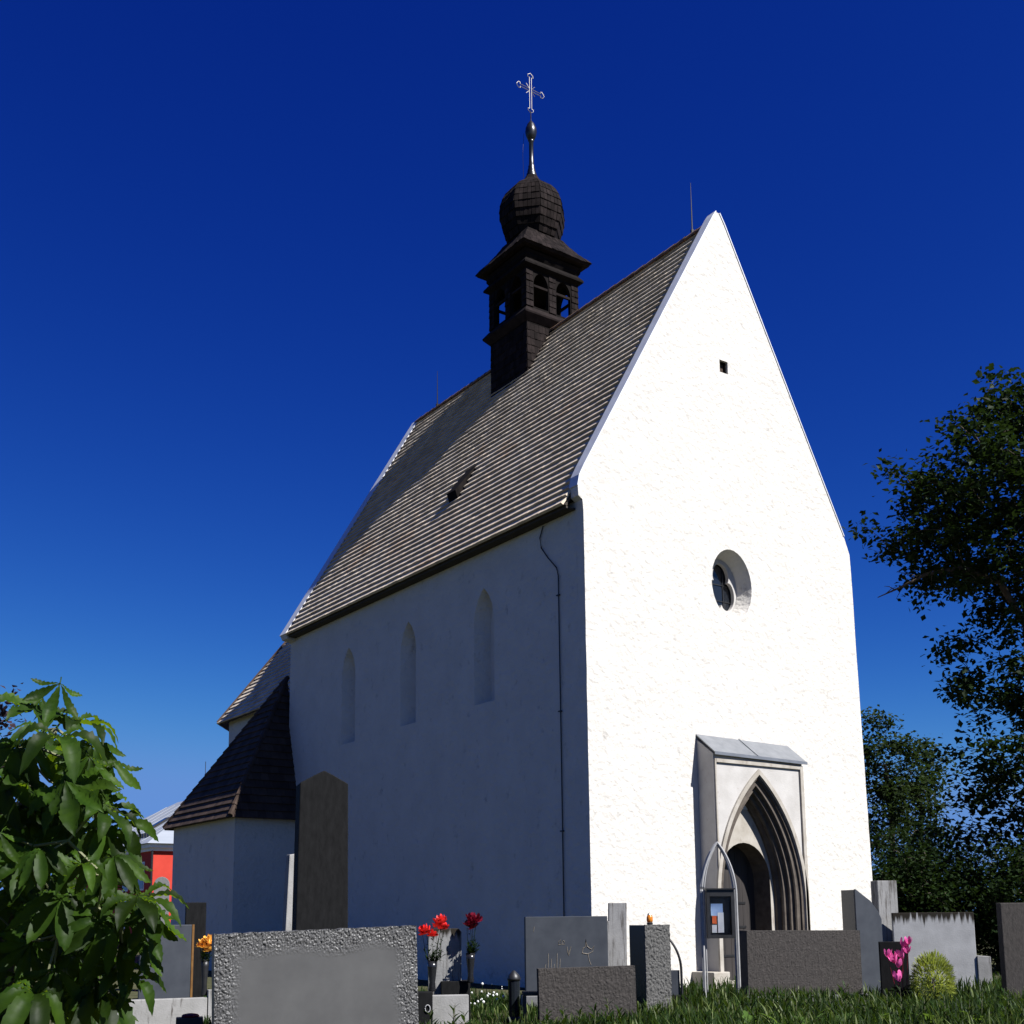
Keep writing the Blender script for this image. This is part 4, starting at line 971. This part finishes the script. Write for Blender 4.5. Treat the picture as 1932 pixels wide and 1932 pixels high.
for i, (u, d) in enumerate([(1085, 15.6), (1118, 15.4), (1150, 15.8), (1178, 15.3), (1205, 15.6), (1232, 15.9), (1420, 16.3), (1512, 16.8), (1572, 16.9), (1592, 17.2), (1668, 16.8), (1695, 17.0), (860, 15.2), (905, 15.0), (925, 15.1), (1990, 17.0), (1300, 16.2)]+[(1395+38*k_+(k_*53) % 23, 14.9+(k_*37) % 19*.09) for k_ in range(17)]):
    p_ = at(u, d); near = 'the pale kerb and flower vases' if u < 1000 else 'the low wide brownish slab' if u < 1250 else 'the notice board and rough pillar' if u < 1450 else 'the wide brown slab before the portal' if u < 1800 else 'the brown upright slab by the hedge'
    pl = thing('leafy_plant', 'upright lance-leaved wild plant in front of '+near, 'plant', p_, rn.uniform(0, 6), 'upright wild plants among the graves')
    h = rn.uniform(.28, .48)+.1*(u > 1400); MB().tube([(0, 0, -.03), (.02, 0, h*.6), (.02, .02, h)], [.008, .006, .003], 5).build('stem', M['twig'], pl)
    for k in range(9):
        z = h*(.25+.08*k); link_mesh('leaf', lm, pl, (.015, .005, z), (rn.uniform(.5, 1.1), 0, k*2.4), [rn.uniform(.6, 1.0)*(1.15-.06*k)]*3)
for i, (u, d) in enumerate([(1500, 15.2), (1545, 15.0), (1600, 15.3), (1660, 15.5), (1480, 15.4), (1745, 15.6), (1840, 15.4), (1930, 15.5)]):
    p_ = at(u, d); near = 'before the portal slab' if u < 1680 else 'near the cyclamen and conifer' if u < 1900 else 'near the brown upright slab'
    pl = thing('weed', 'broad-leaved weed with ragged light green leaves '+near, 'plant', p_, rn.uniform(0, 6), 'broad-leaved weeds in the grass')
    for k in range(8): link_mesh('leaf', lw, pl, (0, 0, 0), (rn.uniform(.35, 1.15), 0, k*.8+rn.uniform(-.2, .2)), [rn.uniform(.7, 1.25)]*3)

# ------------------------------------------------------------------ young horse chestnut at the left
def chestnut_leaf(seed, nl=7):
    rn_ = random.Random(seed); q = MB()
    for i in range(nl):
        t_ = (i-(nl-1)/2)/((nl-1)/2); a = t_*1.75+rn_.uniform(-.06, .06); L = .19*(1-.38*abs(t_)**1.3)*rn_.uniform(.92, 1.08); droop = rn_.uniform(.55, 1.0)
        v = []; f = []; n = 18; tw = rn_.uniform(-.25, .25)
        for k in range(n+1):
            u = k/n; w_ = L*.29*(math.sin(math.pi*u**1.35)**.85 if 0 < u < 1 else 0)*(1+.05*math.sin(u*70)); 
            yy = L*u; zz = -droop*L*u*u*.55+.02*math.sin(u*5+seed)
            for sx, lift in ((-1, .16), (-.5, .02), (0, -.05), (.5, .02), (1, .16)):
                x_ = sx*w_*.5; z_ = zz+lift*w_+.0042*math.sin(u*46-abs(sx)*5)*(abs(sx) > .1)+tw*x_
                v.append((x_*math.cos(a)+yy*math.sin(a), -x_*math.sin(a)+yy*math.cos(a), z_))
        for k in range(n):
            for j in range(4): f.append((k*5+j, k*5+j+1, (k+1)*5+j+1, (k+1)*5+j))
        q.add(v, f)
    q.tube([(0, -.06, -.01), (0, -.03, .004), (0, 0, 0)], [.0028, .0024, .003], 4)
    return q.mesh('leaf', M['chestnut'], smooth=True, fix=False)
protos = [chestnut_leaf(90+i, 5 if i % 3 == 0 else 7) for i in range(7)]
rn = random.Random(95)
cb = at(30, 5.4); cht = thing('chestnut_tree', 'young horse chestnut with large drooping palmate leaves', 'tree', (cb.x, cb.y, 0))
MB().tube([(0, 0, -.1), (.02, .01, .8), (-.01, .03, 1.5), (.03, .02, 2.1), (.07, -.03, 2.38)], [.05, .045, .035, .02, .006], 8).build('trunk', M['bark'], cht, smooth=True)
def ray_pt(u, v, d):
    return CAM+(fw+rt2*((u*1932/2048-966)/2198.4)+up2*((1379.27-v*1932/2048)/2198.4))*d-Vector((cb.x, cb.y, 0))
spots = [(118, 1372), (85, 1398), (150, 1425), (118, 1462), (35, 1492), (190, 1490), (222, 1528), (178, 1520), (130, 1560), (212, 1600), (240, 1640), (205, 1665), (85, 1705), (28, 1620), (0, 1670), (62, 1700),
         (275, 1780), (250, 1785), (200, 1842), (120, 1800), (292, 1835), (305, 1812), (62, 1885), (238, 1925), (268, 1950), (70, 1985), (20, 2005), (110, 1945), (190, 1965), (140, 1640), (60, 1560), (165, 1720), (10, 1560), (230, 1720), (285, 1890)]
edge = [(1350, 140), (1420, 190), (1500, 220), (1560, 245), (1620, 262), (1700, 262), (1780, 300), (1860, 310), (1950, 290), (2060, 240)]
def right_edge(v):
    for (v0, a), (v1, b) in zip(edge[:-1], edge[1:]):
        if v0 <= v <= v1: return a+(b-a)*(v-v0)/(v1-v0)
    return 200
while len(spots) < 195:
    v = 1440+640*rn.random()**.8; u = rn.uniform(-160, right_edge(min(v, 2055))-55); spots.append((u, v))
twigs = MB(); anchors = [Vector((0, 0, .9)), Vector((.0, .02, 1.4)), Vector((.02, .02, 1.9)), Vector((.05, 0, 2.3))]
for i, (u, v) in enumerate(spots):
    d = rn.uniform(4.5, 4.9) if i < 35 else rn.uniform(4.75, 6.0)
    p_ = ray_pt(u, v, d)
    out = Vector((p_.x, p_.y, 0)) ; out = out.normalized() if out.length > .02 else Vector((1, 0, 0))
    dirv = (out*.55-Vector((fw.x, fw.y, 0))*rn.uniform(.1, .9)+rt_*rn.uniform(-.5, .6)).normalized()
    yawl = math.atan2(-dirv.x, dirv.y); pitch_ = -rn.uniform(.35, 1.15)
    o = link_mesh('leaf', protos[i % 7], cht, p_, (pitch_, rn.uniform(-.4, .4), yawl), [rn.uniform(.85, 1.4)]*3)
    o.rotation_mode = 'XYZ'
    pet = p_-Vector((dirv.x, dirv.y, 0))*.055; an = min(anchors, key=lambda a_: (a_-pet).length+max(0, a_.z-pet.z)*.4)
    if (an-pet).length > .05:
        mid = an.lerp(pet, .55)+Vector((0, 0, -.03)); twigs.tube([an, mid, pet], [.007, .005, .0035], 4)
        if i % 2 == 0: anchors.append(mid)
twigs.build('branches', M['twig'], cht, fix=False)
